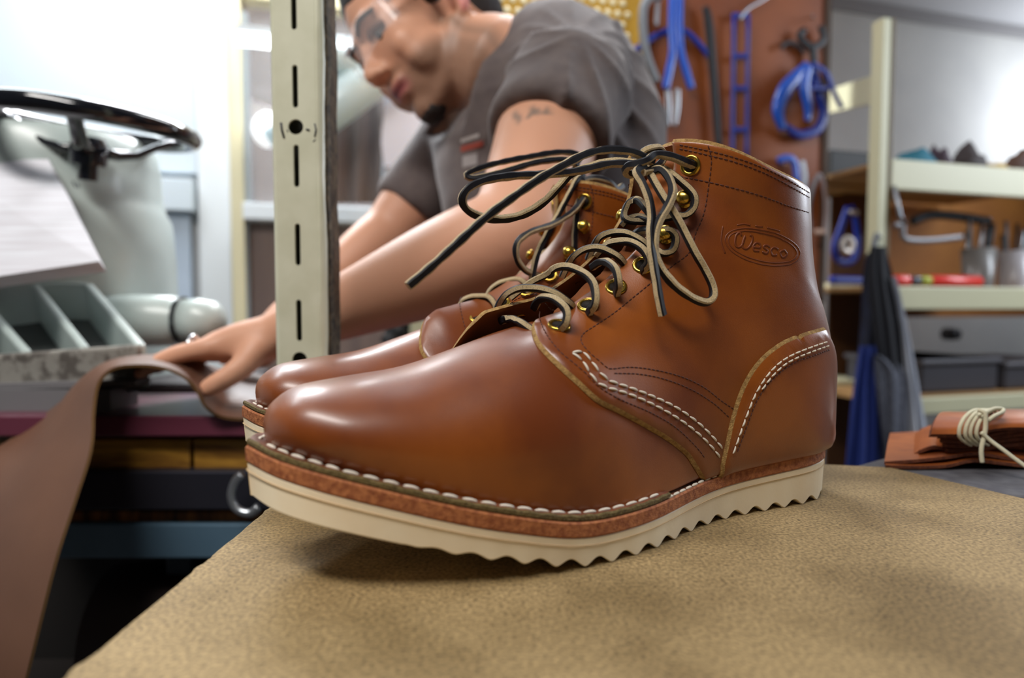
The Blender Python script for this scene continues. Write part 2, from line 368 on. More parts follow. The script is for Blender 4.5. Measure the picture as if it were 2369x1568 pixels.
def px_path(pts, smooth=6): return np.array([st_of_px(x, y) for x, y in cr(pts, smooth)]) if smooth else np.array([st_of_px(x, y) for x, y in pts])
SCL = np.array([1.0, 0.22])  # (s, theta) to roughly equal lengths
def inside(p, poly):
    x, y = p; c = False; n = len(poly)
    for i in range(n):
        x1, y1 = poly[i]; x2, y2 = poly[i-1]
        if (y1 > y) != (y2 > y) and x < (x2-x1)*(y-y1)/(y2-y1)+x1: c = not c
    return c
def panel(name, poly, off, thick, parent, sg, mt, edge, extra=None):
    """leather piece lying on the boot: poly in (s, theta), offset off above the base surface"""
    P = poly*SCL; P = resample(np.vstack([P, P[:1]]), 0.004)[:-1]
    lo, hi = P.min(0), P.max(0); st_ = 0.0085; pts = [tuple(p) for p in P]
    for a in np.arange(lo[0]+st_/2, hi[0], st_):
        for b in np.arange(lo[1]+st_/2, hi[1], st_):
            if inside((a, b), P) and np.min(np.hypot(P[:, 0]-a, P[:, 1]-b)) > .0035: pts.append((a, b))
    n = len(P)
    vs, _, fs, *_r = delaunay_2d_cdt([Vector(p) for p in pts], [(i, (i+1) % n) for i in range(n)], [list(range(n))], 1, 1e-7)
    V = np.array([tuple(v) for v in vs])/SCL
    N = nrm(V[:, 0], V[:, 1]); base = body(V[:, 0], V[:, 1])
    o = off+(extra(V[:, 0], V[:, 1]) if extra is not None else 0)
    o = np.broadcast_to(np.asarray(o, float), (len(V),))[:, None]
    top = base+N*(o+thick); bot = base+N*o
    B3 = base[:n]; tn = np.roll(B3, -1, 0)-np.roll(B3, 1, 0); tn /= np.linalg.norm(tn, axis=1)[:, None]+1e-9
    od = np.cross(tn, N[:n]); cen3 = body(V[:n, 0]+1e-3*np.sign(V[:, 0].mean()-V[:n, 0]), V[:n, 1])
    area2 = np.sum(P[:, 0]*np.roll(P[:, 1], -1)-np.roll(P[:, 0], -1)*P[:, 1])
    e_s = body(np.minimum(V[:n, 0]+1e-3, 1), V[:n, 1])-body(np.maximum(V[:n, 0]-1e-3, 0), V[:n, 1]); tv = np.roll(P, -1, 0)-np.roll(P, 1, 0)
    outs = np.sign((od*e_s).sum(1)*(tv[:, 1]*np.sign(area2)+1e-12)); outs = np.where(np.median(outs) < 0, -1, 1)
    bot[:n] += od*outs*.0013; top[:n] -= od*outs*.0003+N[:n]*.0004
    top[:, 1] *= sg; bot[:, 1] *= sg
    m = len(V); faces = [tuple(f) for f in fs]+[tuple(a+m for a in f[::-1]) for f in fs]; idx = [0]*len(fs)+[2]*len(fs)
    cnt = {}
    for f in fs:
        for a, b in zip(f, list(f[1:])+[f[0]]): cnt[(a, b)] = 1
    # rounded rim: a middle ring pushed out a little
    rim = [(a, b) for (a, b) in cnt if (b, a) not in cnt]
    for a, b in rim: faces.append((a, a+m, b+m, b)); idx.append(1)
    ob = link(name, np.vstack([top, bot]), faces, None, parent, mats=[mt, edge, M['lining']], idx=idx, smooth='auto', angle=50)
    return ob
def stitch_row(mb, path, pitch, r, off, sg, fill=0.8, arch=0.35):
    P = body(path[:, 0], path[:, 1])+nrm(path[:, 0], path[:, 1])*off
    N = nrm(path[:, 0], path[:, 1]); PN = resample(np.hstack([P, N]), pitch/4)
    stitch_pts(mb, PN, r, sg, fill, arch)
def stitch_pts(mb, PN, r, sg=1, fill=0.8, arch=0.35):
    for k in range(0, len(PN)-4, 4):
        seg = PN[k:k+5].copy()
        a, b = seg[0, :3], seg[4, :3]; c = (a+b)/2; nn = seg[2, 3:]; nn = nn/np.linalg.norm(nn)
        pts = []
        for t in (0, .12, .3, .5, .7, .88, 1):
            q = seg[0, :3]*(1-t)+seg[4, :3]*t; q = c+(q-c)*fill
            pts.append(q+nn*r*(arch*4*t*(1-t)-0.3))
        pts = [Vector((p[0], p[1]*sg, p[2])) for p in pts]
        up = Vector((nn[0], nn[1]*sg, nn[2]))
        mb.tube(pts, [r*.35, r*.8, r, r*1.05, r, r*.8, r*.35], n=6, up=up, flat=.8)
def lace(path, name, parent, w=.0037, t=.0034, up=(0, 1, 0), twist=None, step=.0014, face=None):
    P = resample(cr(path, 12), step); n = len(P); mb = MB()
    T = np.gradient(P, axis=0); T /= np.linalg.norm(T, axis=1)[:, None]+1e-9
    u = np.array(up, float); V = []; tw = np.interp(np.linspace(0, 1, n), *zip(*(twist or [(0, 0), (1, 0)])))
    for i in range(n):
        if face is not None:
            g_ = np.cross(np.array(face), T[i])
            if np.linalg.norm(g_) > .45: u = g_ if g_@u >= 0 or i == 0 else -g_
        u = u-T[i]*(u@T[i]); u /= np.linalg.norm(u)+1e-9; b = np.cross(T[i], u)
        c, s = math.cos(tw[i]), math.sin(tw[i]); uu = u*c+b*s; bb = b*c-u*s
        j = 1+.06*math.sin(i*.9)+.05*math.sin(i*.37+1)
        k = .36
        for a, d in ((1, 1-k), (1-k, 1), (-1+k, 1), (-1, 1-k), (-1, -1+k), (-1+k, -1), (1-k, -1), (1, -1+k)):
            V.append(P[i]+uu*a*t/2+bb*d*w/2*j)
    F = []; I = []
    # corner bevel faces: 0-1 , 1-2 (side), 2-3, 3-4 (bottom) ...
    for i in range(n-1):
        for k in range(8):
            F.append((i*8+k, i*8+(k+1) % 8, (i+1)*8+(k+1) % 8, (i+1)*8+k)); I.append(0 if k in (0, 2, 3, 7, 4) else 1)
    F += [tuple(range(8))[::-1], tuple(range((n-1)*8, n*8))]; I += [1, 1]
    return link(name, V, F, None, parent, mats=[M['lace_dark'], M['lace_tan']], idx=[{0: 0, 1: 1}[x] for x in I], smooth='auto', angle=35)

# ---- outlines of the leather pieces, read off the near boot and kept in surface coordinates
edge_front = px_path([(1247, 742), (1236, 762), (1248, 800), (1290, 845), (1335, 885), (1380, 925), (1430, 950), (1490, 982), (1550, 1018), (1590, 1050)])
counter_front = px_path([(1662, 1072), (1672, 1030), (1690, 955), (1716, 885), (1752, 833), (1800, 795), (1850, 775), (1895, 762)])
def strut(arr): return np.array(arr)
S_THROAT0 = float(SQ[np.argmin(np.abs(STD[:, 2]-.205)+100*(np.arange(len(STD)) < 9*24*.6))])
facing_edge = px_path([(1566, 321), (1560, 370), (1552, 430), (1522, 520), (1452, 605), (1345, 683), (1275, 722), (1250, 740)])
facing_edge[:, 1] = np.maximum(facing_edge[:, 1], .085); edge_front[:, 1] = np.maximum(edge_front[:, 1], .085)
_fo = np.argsort(facing_edge[:, 0]); _fs, _ft = facing_edge[_fo, 0], np.clip(facing_edge[_fo, 1], .02, 1)
S_THROAT = float(_fs[0]); print('throat', S_THROAT, 'facing', np.round(facing_edge[::6], 3).tolist())
FACE = lambda s: np.interp(s, _fs, _ft)
def recess(s, t):
    return -.0065*np.clip((s-S_THROAT+.01)/.05, 0, 1)*(1-np.clip(np.abs(t)/(FACE(s)+.03), 0, 1)**6)
GP = GP+nrm(GS, GT)*recess(GS, GT)[..., None]
# quarter: collar edge back to front, down the facing, round the front corner, back along the vamp line to the sole, along the sole to the heel, up the back seam
sole_s = np.linspace(edge_front[-1, 0]+.008, float(SQ[17*24]), 26)
quarter_poly = np.vstack([np.column_stack([np.full(12, 1.0), np.linspace(.995, facing_edge[0, 1]+.02, 12)]), facing_edge[1:-1], edge_front[1:],
                          np.column_stack([sole_s, np.full(26, .995)]), np.column_stack([np.linspace(sole_s[-1], 1.0, 14)[1:-1], np.full(12, .995)])])
cs = np.linspace(counter_front[0, 0]-.005, counter_front[-1, 0]+.0, 26)
counter_poly = np.vstack([counter_front, [[counter_front[-1, 0]+.004, .995]], np.column_stack([cs[::-1], np.full(26, .997)])])

def lift(s, t):             # the facings stand a little proud of the tongue
    d = np.abs(t)-FACE(s); return np.where(t > 0, .0012, .0105)*np.exp(-(np.clip(d, 0, None)/np.where(t > 0, .16, .20))**2)*np.clip((s-S_THROAT+np.where(t > 0, .05, .11))/.05, 0, 1)

def build_boot(root, sg):
    """sg=+1: left boot, outer side towards +v;  sg=-1: right boot"""
    # base body: vamp and lining under the quarters
    G = GP.copy(); G[..., 1] *= sg
    mb = MB(); mb.grid([[tuple(p) for p in row] for row in G[::2, ::2]])
    Gi = GP-nrm(GS, GT)*.0022; Gi[..., 1] *= sg
    sub = Gi[60::2, ::2]
    mb.grid([[tuple(p) for p in row] for row in sub], mi=1)
    o = mb.build('vamp', [M['leather'], M['lining']], root)
    # tongue
    tp = np.vstack([np.column_stack([np.linspace(S_THROAT+.035, .99, 20), np.full(20, .16)]), np.column_stack([np.linspace(.99, S_THROAT+.035, 20), np.full(20, -.22)])])
    panel('tongue', tp, .0004, .0018, root, sg, M['tongue'], M['raw_edge'], extra=lambda s, t: recess(s, t)-.0025*np.clip(1-(s-S_THROAT-.035)/.03, 0, 1)+.0012*np.cos(t/.16*PI/2)+.0008*np.sin(s*90+t*9))
    for side in (1, -1):
        q = quarter_poly*[1, side]
        if side < 0:
            k = np.exp(-((quarter_poly[:, 0]-S_THROAT)/.13)**2)*np.clip((.75-quarter_poly[:, 1])/.3, 0, 1)
            q[:, 0] -= .060*k; q[:, 1] -= .035*np.clip((.6-quarter_poly[:, 1])/.3, 0, 1)
        panel('quarter', q, .0003, .0021, root, sg, M['leather'], M['raw_edge'], extra=lift)
        c = counter_poly*[1, side]
        panel('heel_counter', c, .0024, .0018, root, sg, M['leather'], M['raw_edge'])
    # back strip over the rear seam
    bs = np.linspace(counter_front[-1, 0]-.01, 1.0, 24)
    for side in (1, -1):
        bp = np.vstack([np.column_stack([bs, np.full(24, .93)]), np.column_stack([bs[::-1], np.full(24, .998)])])*[1, side]
        panel('back_stay', bp, .0022, .0012, root, sg, M['leather'], M['raw_edge'])
    # stitching
    w = MB(); d = MB()
    def both(mb, pts, pitch, r, off, fill=.82, arch=.35, smooth=6, med=True):
        path = px_path(pts, smooth)
        for side in ((1, -1) if med else (1,)):
            p = path*[1, side]; stitch_row(mb, p, pitch, r, off+lift(p[:, 0], p[:, 1]), sg, fill, arch) if False else stitch_off(mb, p, pitch, r, off, sg, fill, arch)
    def stitch_off(mb, p, pitch, r, off, sg, fill, arch):
        N = nrm(p[:, 0], p[:, 1]); P = body(p[:, 0], p[:, 1])+N*(off+lift(p[:, 0], p[:, 1]))[:, None]
        stitch_pts(mb, resample(np.hstack([P, N]), pitch/4), r, sg, fill, arch)
    both(w, [(1318, 824), (1342, 842), (1364, 880), (1388, 898), (1440, 912), (1500, 936), (1560, 968), (1610, 1005), (1640, 1035), (1660, 1060)], .0060, .00058, .0027, .84, .8)
    both(w, [(1318, 824), (1345, 822), (1365, 848), (1385, 874), (1402, 886), (1450, 900), (1510, 922), (1560, 945), (1610, 980), (1650, 1020), (1672, 1048)], .0060, .00058, .0027, .84, .8)
    both(w, [(1678, 1045), (1693, 1005), (1710, 960), (1733, 905), (1765, 858), (1800, 828), (1850, 805), (1900, 788)], .0048, .00050, .0048, .84, .8)
    both(w, [(1745, 900), (1775, 862), (1810, 834), (1855, 814), (1900, 798)], .0046, .0005, .0048, .8, .8)
    both(d, [(1690, 1040), (1712, 985), (1738, 920), (1775, 872), (1820, 838), (1860, 823), (1902, 808)], .0024, .0003, .0044)
    both(d, [(1262, 728), (1250, 745), (1254, 765), (1268, 792), (1292, 822), (1320, 845), (1350, 870), (1380, 900), (1430, 928), (1490, 952), (1550, 985), (1600, 1030), (1622, 1058)], .0026, .0003, .0025)
    both(d, [(1640, 335), (1648, 370), (1640, 430), (1625, 500), (1606, 545), (1590, 590), (1540, 630), (1480, 680), (1420, 730), (1370, 765), (1345, 782), (1340, 800), (1360, 825), (1385, 845), (1402, 858), (1450, 853), (1510, 858), (1570, 872), (1620, 895), (1660, 925), (1690, 945)], .0026, .0003, .0025)
    both(d, [(1412, 868), (1470, 868), (1530, 878), (1590, 900), (1640, 930), (1680, 965)], .0026, .0003, .0025)
    both(d, [(1578, 412), (1640, 422), (1700, 436), (1760, 455), (1810, 475), (1860, 493)], .0026, .0003, .0025)
    both(d, [(1580, 333), (1640, 348), (1700, 366), (1760, 390), (1810, 415), (1862, 448)], .0026, .0003, .0025)
    both(d, [(1580, 342), (1640, 358), (1700, 376), (1760, 401), (1810, 427), (1862, 459)], .0026, .0003, .0025)
    d.build('dark_stitching', M['dark_thread'], root)
    # ---- sole
    U = np.unique(np.r_[.0018+np.linspace(0, 1, 26)**2*.03, np.linspace(.03, .30, 300), .3287-np.linspace(0, 1, 26)**2*.029])
    RP = .0142
    def ripple(u):
        k = (u-.030)/RP; f = k-np.floor(k)
        sh = (.5-.5*np.cos(2*PI*f))**.85
        return .0036*sh*np.clip((u-.018)/.003, 0, 1)*np.clip((.276-u)/.08, 0.0, 1)**.6
    def slab(name, z0, z1, inset, mt, u0=0, rnd=.0006, taper=0.0, top_mat=None):
        uu = U[U >= u0]; vs = []; n = len(uu)
        cen = (VL(uu)+VM(uu))/2
        def side(fn, ins):
            x = fn(uu); return x-np.sign(x-cen+1e-12)*np.minimum(ins, np.abs(x-cen))
        a0, a1 = z0(uu), z1(uu)
        pull = np.clip((uu-uu.mean())/(uu.mean()-uu.min()), -1, 1)**15   # inset at the tips as well
        rows = [(inset+taper+rnd, a0), (inset+taper, a0+rnd), (inset, a1-rnd), (inset+rnd, a1)]
        R = []
        for ins, zz in rows:
            R.append((side(VL, ins), zz, ins))
        mbs = MB(); loop = []
        for ins, zz in rows:
            l = [(uu[i]-pull[i]*ins, sg*side(VL, ins)[i], zz[i]) for i in range(n)]
            m_ = [(uu[i]-pull[i]*ins, sg*side(VM, ins)[i], zz[i]) for i in range(n)]
            loop.append(l+m_[::-1])
        k = len(loop[0]); V = [p for l in loop for p in l]; F = []; I = []
        for r in range(3):
            for j in range(k): F.append((r*k+j, r*k+(j+1) % k, (r+1)*k+(j+1) % k, (r+1)*k+j)); I.append(0)
        for i in range(n-1):
            F.append((i, i+1, k-2-i, k-1-i)); I.append(0)
            b = 3*k; F.append((b+i, b+i+1, b+k-2-i, b+k-1-i)); I.append(1 if top_mat else 0)
        return link(name, V, F, None, root, mats=[mt]+([top_mat] if top_mat else []), idx=I, smooth='auto', angle=28)
    slab('wedge_sole', lambda u: zb(u)+ripple(u), lambda u: zt(u)-.0068, .0006, M['cream'], rnd=.0005, taper=.001)
    slab('midsole', lambda u: zt(u)-.0068, lambda u: zt(u), .0, M['midsole'], rnd=.0008, top_mat=M['welt_top'])
    slab('welt', lambda u: zt(u), lambda u: zt(u)+.0028+.0002*np.sin(u*700), .0006, M['welt_edge'], u0=.148, rnd=.0007, top_mat=M['welt_top'])
    # glue line across the cream wedge
    g = MB()
    gu = np.r_[np.linspace(.003, .30, 150), .30+np.sin(np.linspace(0, PI/2, 30))*.0283]
    for fn in (VL, VM):
        g.tube([(x, sg*(fn(x)-np.sign(fn(x))*.00045), float(zt(x))-.0100) for x in gu], .00022, n=5)
    g.build('glue_line', mat('glue_line', S(214, 184, 140), .8) if 'glue' not in M else M['glue'], root)
    # welt stitches (lateral and medial) running round the toe
    for fn, uu in ((VL, np.r_[np.linspace(.155, .29, 60), .29+np.sin(np.linspace(0, PI/2, 30))*.0333]), (VM, np.r_[np.linspace(.155, .29, 60), .29+np.sin(np.linspace(0, PI/2, 30))*.0333])):
        v = fn(np.minimum(uu+np.where(uu > .30, .004, 0), .3287)); cen = 0
        v = v-np.sign(v)*np.minimum(.0036, np.abs(v))
        P = np.column_stack([np.minimum(uu, .3235), v, zt(uu)+.0031, np.zeros(len(uu)), np.zeros(len(uu)), np.ones(len(uu))])
        stitch_pts(w, resample(P, .0078/4), .00085, sg, .8, .3)
    for fn in (VL, VM):
        uu = np.r_[np.linspace(.005, .03, 15), np.linspace(.035, .155, 50)]
        v = fn(uu); v = v-np.sign(v)*np.minimum(.0016, np.abs(v))
        P = np.column_stack([uu+np.interp(uu, [0, .02], [.001, 0]), v, zt(uu)+.0004, np.zeros(len(uu)), np.zeros(len(uu)), np.ones(len(uu))])
        stitch_pts(w, resample(P, .0056/4), .0008, sg, .85, .3)
    w.build('white_stitching', M['white_thread'], root)
    # mark pressed into the outer ankle
    lg = MB()
    def stroke(pts, r=.00038, close=False):
        p = px_path(pts, 5); N = nrm(p[:, 0], p[:, 1]); Q = body(p[:, 0], p[:, 1])+N*.00245; Q[:, 1] *= sg
        lg.tube([tuple(q) for q in Q], r, n=6, flat=.4, up=(float(N[0][0]), float(N[0][1])*sg, float(N[0][2])), closed=False)
    ang = math.radians(13); cx, cy = 1757, 572
    def el(a, b): return [(cx+a*math.cos(t)*math.cos(ang)-b*math.sin(t)*math.sin(ang), cy+a*math.cos(t)*math.sin(ang)+b*math.sin(t)*math.cos(ang)) for t in np.linspace(0, 2*PI, 33)]
    stroke(el(86, 40)); stroke(el(79, 33))
    def L(pts, ox, oy, k=1.0, r=.0006): stroke([(cx+((x*k+ox)*math.cos(ang)-(y*k+oy)*math.sin(ang)), cy+((x*k+ox)*math.sin(ang)+(y*k+oy)*math.cos(ang))) for x, y in pts], r)
    L([(-12, -14), (-18, -20), (-24, -10), (-22, 8), (-14, 14), (-6, 6), (-4, -16), (-6, 8), (2, 14), (10, 8), (14, -6), (12, -18), (6, -20)], -40, 0)          # W
    L([(-8, 2), (6, 0), (4, -8), (-4, -9), (-9, 0), (-5, 10), (6, 8)], -12, 3)     # e
    L([(7, -7), (-2, -9), (-6, -3), (5, 3), (3, 10), (-7, 8)], 8, 3)                # s
    L([(7, -6), (-2, -9), (-8, 0), (-3, 10), (7, 7)], 28, 3)                        # c
    L([(0, -9), (-8, 0), (0, 10), (8, 0), (0, -9)], 49, 3)                          # o
    stroke([(1700, 522), (1716, 519), (1730, 521)], .0004); stroke([(1742, 522), (1758, 524)], .0004); stroke([(1768, 526), (1782, 530), (1796, 534)], .0004)
    stroke([(1668, 525), (1664, 560), (1672, 588)], .0005)
    lg.build('pressed_mark', M['emboss'], root)
    # ---- eyelets and hooks
    def hard(px, side, kind):
        s, t = st_of_px(*px); t = t*side-(.045 if side < 0 else 0)
        N = nrm(np.array([s]), np.array([t]))[0]; P = body(np.array([s]), np.array([t]))[0]+N*(.0025+float(lift(np.array([s]), np.array([t]))[0]))
        P = Vector((P[0], P[1]*sg, P[2])); N = Vector((N[0], N[1]*sg, N[2]))
        m = MB()
        if kind == 'eyelet':
            R, r = .0043, .00115
            prof = [(R+r*math.cos(a), r*.8*math.sin(a)) for a in np.linspace(0, 2*PI, 12, endpoint=False)]; prof.append(prof[0])
            m.lathe(prof, P, N, 28, caps=False)
            eo = m.build('eyelet', M['brass'], root); eo['frame'] = 'local'
            h = MB(); h.lathe([(R-.0004, .0), (.0001, .0002)], P+N*.0003, N, 20); h.build('eyelet_shade_disc', M['hole'], eo)  # dark disc laid on top, standing in for the shade inside the eyelet
        else:
            m.lathe([(.0001, 0), (.0034, 0), (.0034, .0006), (.0018, .001), (.0015, .0030), (.0022, .0036), (.0036, .0042), (.0042, .0056), (.0038, .0072), (.0022, .0083), (.0001, .0086)], P, N, 24)
            m.build('lace_hook', M['brass'], root)
        return P, N
    HW = {}
    for side in (1, -1):
        for i, p in enumerate([(1292, 765), (1362, 718), (1426, 674), (1488, 622)]): HW[(i, side)] = hard(p, side, 'eyelet')
        HW[(4, side)] = hard((1540, 560), side, 'hook'); HW[(5, side)] = hard((1586, 474), side, 'hook')
        HW[(6, side)] = hard((1603, 384), side, 'eyelet')
    return HW
M['hole'] = mat('hole_shade', S(22, 14, 10), .9)
M['glue'] = mat('glue_line', S(206, 176, 134), .8)

def lace_px(pts, parent, shift=(0, 0, 0), **k):
    P = [onv(x, y, v)-np.array(shift) for x, y, v in pts]
    return lace(P, 'lace', parent, **k)
near = thing('leather_boot', 'brown leather lace-up ankle boot in front, outer side and whole toe showing', 'boot', (BX, BY, 0), ROT, 'pair of brown leather boots', local=True)
HWn = build_boot(near, 1)
LN = [
 ([(1296, 772, .016), (1294, 764, .022), (1309, 744, .027), (1310, 719, .026), (1290, 697, .019), (1266, 688, .010), (1246, 694, .002), (1236, 712, -.006)], dict(up=(-1, 0, .2), face=(.25, .95, .15))),
 ([(1363, 728, .015), (1364, 720, .021), (1375, 705, .026), (1378, 680, .026), (1369, 650, .021), (1345, 629, .013), (1313, 617, .004), (1285, 620, -.004), (1262, 636, -.011), (1225, 655, -.016), (1180, 690, -.020)], dict(up=(-1, 0, .2), face=(.25, .95, .15))),
 ([(1150, 715, -.022), (1158, 697, -.018), (1174, 679, -.012), (1202, 667, -.005), (1242, 667, .002), (1281, 677, .009), (1313, 698, .012), (1325, 712, .008)], dict(up=(-1, 0, .2), face=(.25, .95, .15))),
 ([(1427, 684, .014), (1427, 675, .020), (1431, 655, .025), (1425, 626, .023), (1408, 608, .015), (1388, 606, .006), (1370, 618, -.002)], dict(up=(-1, 0, .2), face=(.25, .95, .15))),
 ([(1300, 640, -.020), (1316, 608, -.015), (1333, 588, -.009), (1360, 575, -.002), (1392, 575, .005), (1427, 592, .010), (1445, 612, .008)], dict(up=(-1, 0, .2), face=(.25, .95, .15))),
 ([(1487, 632, .013), (1488, 625, .019), (1500, 604, .024), (1486, 577, .021), (1456, 560, .013), (1421, 560, .004), (1398, 572, -.004), (1380, 590, -.010)], dict(up=(-1, 0, .2), face=(.25, .95, .15))),
 ([(1360, 600, -.018), (1374, 568, -.013), (1390, 547, -.007), (1421, 538, .000), (1456, 542, .008), (1491, 562, .014), (1512, 590, .012)], dict(up=(-1, 0, .2), face=(.25, .95, .15))),
 ([(1450, 560, -.014), (1470, 540, -.006), (1500, 530, .008), (1526, 534, .019), (1550, 534, .024), (1563, 552, .026), (1556, 578, .025), (1535, 586, .022), (1510, 576, .014), (1480, 560, .002), (1440, 560, -.010)], dict(up=(-1, 0, .2), face=(.25, .95, .15))),
 ([(1520, 392, .012), (1536, 392, .017), (1568, 414, .023), (1594, 438, .026), (1607, 458, .028), (1603, 482, .027), (1586, 498, .025), (1561, 500, .020), (1530, 506, .014), (1490, 512, .004), (1450, 508, -.006), (1444, 492, -.010), (1456, 468, -.008), (1475, 463, -.002), (1494, 482, .006), (1512, 505, .010)], dict(up=(-1, 0, .2), face=(.25, .95, .15))),
 ([(1440, 520, -.010), (1455, 506, -.006), (1478, 502, .000), (1500, 508, .008), (1520, 520, .014)], dict(up=(-1, 0, .2), face=(.25, .95, .15))),
 ([(1160, 742, -.016), (1170, 738, -.010), (1188, 739, -.004), (1212, 751, .006), (1240, 770, .013)], dict(up=(-1, 0, .2), face=(.25, .95, .15))),
 ([(1610, 392, .012), (1603, 383, .020), (1588, 376, .024), (1552, 362, .022), (1516, 358, .020), (1497, 371, .022), (1472, 380, .020), (1455, 383, .016), (1446, 396, .012), (1458, 404, .008), (1480, 392, .006), (1510, 380, .010)], {}),
 ([(1500, 390, .008), (1482, 372, .010), (1487, 354, .012), (1504, 344, .014), (1524, 344, .012), (1536, 358, .010), (1530, 376, .014), (1512, 392, .020), (1488, 398, .022)], {}),
 ([(1500, 400, .020), (1528, 392, .024), (1550, 416, .030), (1556, 448, .034), (1540, 486, .036), (1523, 515, .037), (1514, 548, .038), (1514, 581, .039), (1526, 615, .040), (1555, 654, .042), (1593, 684, .043), (1628, 699, .043), (1648, 690, .043), (1649, 664, .042), (1632, 626, .041), (1606, 581, .040), (1577, 524, .037), (1555, 486, .034), (1530, 448, .029), (1508, 410, .022), (1496, 390, .016)], dict(up=(0, 1, .3))),
 ([(1490, 384, .020), (1472, 398, .023), (1486, 424, .027), (1500, 457, .031), (1507, 495, .034), (1505, 537, .037), (1509, 591, .040), (1519, 655, .042), (1527, 703, .043), (1533, 729, .043)], dict(up=(0, 1, .2))),
 ([(1510, 376, .014), (1487, 362, .015), (1456, 350, .016), (1408, 346, .017), (1360, 355, .018), (1313, 377, .019), (1249, 413, .020), (1185, 457, .020), (1121, 505, .020), (1058, 562, .020), (994, 620, .020), (944, 662, .020)], dict(up=(.40, .9, .10))),
 ([(1490, 384, .012), (1453, 379, .010), (1408, 380, .006), (1360, 391, .002), (1313, 399, -.002), (1249, 404, -.004), (1185, 407, -.004), (1128, 416, -.004), (1086, 434, -.004), (1069, 461, -.005), (1083, 487, -.007), (1121, 503, -.008), (1169, 506, -.010), (1217, 493, -.010), (1262, 464, -.010), (1297, 427, -.010), (1322, 402, -.009), (1370, 384, -.004), (1420, 374, .002), (1480, 378, .010)], {}),
]
for pts, k in LN: lace_px(pts, near, **k)
p2 = np.array([BX, BY, 0])+Tv*(-.0046)+Lv*(-.1127)
far = thing('leather_boot', 'brown leather lace-up boot behind the other, mostly hidden, toe by the slotted post', 'boot', tuple(p2), ROT, 'pair of brown leather boots', local=True)
HWf = build_boot(far, -1)
SH = (-.0046, -.1127, 0)
LF = [
 [(1440, 430, -.094), (1427, 437, -.090), (1408, 420, -.088), (1376, 412, -.090), (1350, 418, -.094), (1335, 430, -.097), (1352, 440, -.094), (1370, 425, -.092)],
 [(1345, 472, -.100), (1357, 468, -.096), (1392, 473, -.090), (1419, 490, -.087), (1428, 514, -.087), (1405, 527, -.089), (1370, 535, -.094), (1345, 545, -.100), (1375, 560, -.096), (1395, 575, -.092)],
 [(1345, 425, -.095), (1325, 400, -.098), (1340, 362, -.100), (1297, 352, -.100), (1217, 364, -.100), (1140, 380, -.100), (1088, 398, -.100), (1080, 408, -.100), (1105, 412, -.098), (1170, 396, -.096), (1249, 374, -.095), (1320, 372, -.095), (1350, 410, -.095)],
 [(1350, 424, -.090), (1338, 412, -.088), (1313, 457, -.086), (1287, 505, -.085), (1265, 543, -.084), (1242, 591, -.084), (1227, 662, -.086)],
 [(1345, 430, -.092), (1357, 444, -.088), (1329, 486, -.084), (1281, 518, -.080), (1227, 537, -.078), (1197, 562, -.078), (1196, 597, -.080), (1217, 626, -.084), (1258, 641, -.090)],
 [(1340, 440, -.092), (1334, 499, -.087), (1330, 543, -.086), (1329, 590, -.086)],
 [(1236, 625, -.112), (1241, 610, -.108), (1254, 588, -.103), (1281, 578, -.098), (1310, 584, -.092), (1328, 610, -.088), (1330, 625, -.092)],
 [(1270, 612, -.108), (1285, 596, -.104), (1310, 595, -.096), (1330, 608, -.090), (1345, 630, -.090)],
 [(1196, 655, -.112), (1205, 635, -.108), (1225, 622, -.102), (1250, 628, -.094), (1262, 650, -.090)],
 [(1130, 682, -.112), (1143, 664, -.108), (1169, 651, -.102), (1201, 648, -.096), (1217, 660, -.091), (1222, 680, -.090)],
 [(1066, 706, -.112), (1078, 692, -.108), (1100, 686, -.102), (1130, 688, -.095), (1146, 706, -.089), (1146, 724, -.090)],
 [(1040, 740, -.112), (1060, 728, -.106), (1085, 722, -.100), (1115, 735, -.092)],
]
for pts in LF: lace_px(pts, far, SH)

# ------------------------------------------------------------------ board the boots stand on, its post, the grey bench beside it
M['mdf'] = mat('fibre_board', S(176, 149, 102), .75, col2=S(98, 80, 50), scale=620, bump=.2, bscale=1200, detail=12, fac=(.34, .72))
_nt = M['mdf'].node_tree   # broad stains and small dark specks that belong to the board
_b = _nt.nodes['Principled BSDF']; _src = _b.inputs['Base Color'].links[0].from_socket; _vec = [n for n in _nt.nodes if n.type == 'MAPPING'][0].outputs[0]
_n = _nt.nodes.new('ShaderNodeTexNoise'); _n.inputs['Scale'].default_value = 16; _n.inputs['Detail'].default_value = 7; _nt.links.new(_vec, _n.inputs['Vector'])
_r = _nt.nodes.new('ShaderNodeValToRGB'); _r.color_ramp.elements[0].position = .38; _r.color_ramp.elements[0].color = (.56, .52, .42, 1); _r.color_ramp.elements[1].position = .58; _r.color_ramp.elements[1].color = (1, 1, 1, 1); _nt.links.new(_n.outputs[0], _r.inputs[0])
_x = _nt.nodes.new('ShaderNodeMix'); _x.data_type = 'RGBA'; _x.blend_type = 'MULTIPLY'; _x.inputs[0].default_value = .8; _nt.links.new(_src, _x.inputs[6]); _nt.links.new(_r.outputs[0], _x.inputs[7])
_v = _nt.nodes.new('ShaderNodeTexVoronoi'); _v.inputs['Scale'].default_value = 130; _nt.links.new(_vec, _v.inputs['Vector'])
_r2 = _nt.nodes.new('ShaderNodeValToRGB'); _r2.color_ramp.elements[0].position = .07; _r2.color_ramp.elements[0].color = (.22, .18, .12, 1); _r2.color_ramp.elements[1].position = .10; _r2.color_ramp.elements[1].color = (1, 1, 1, 1); _nt.links.new(_v.outputs['Distance'], _r2.inputs[0])
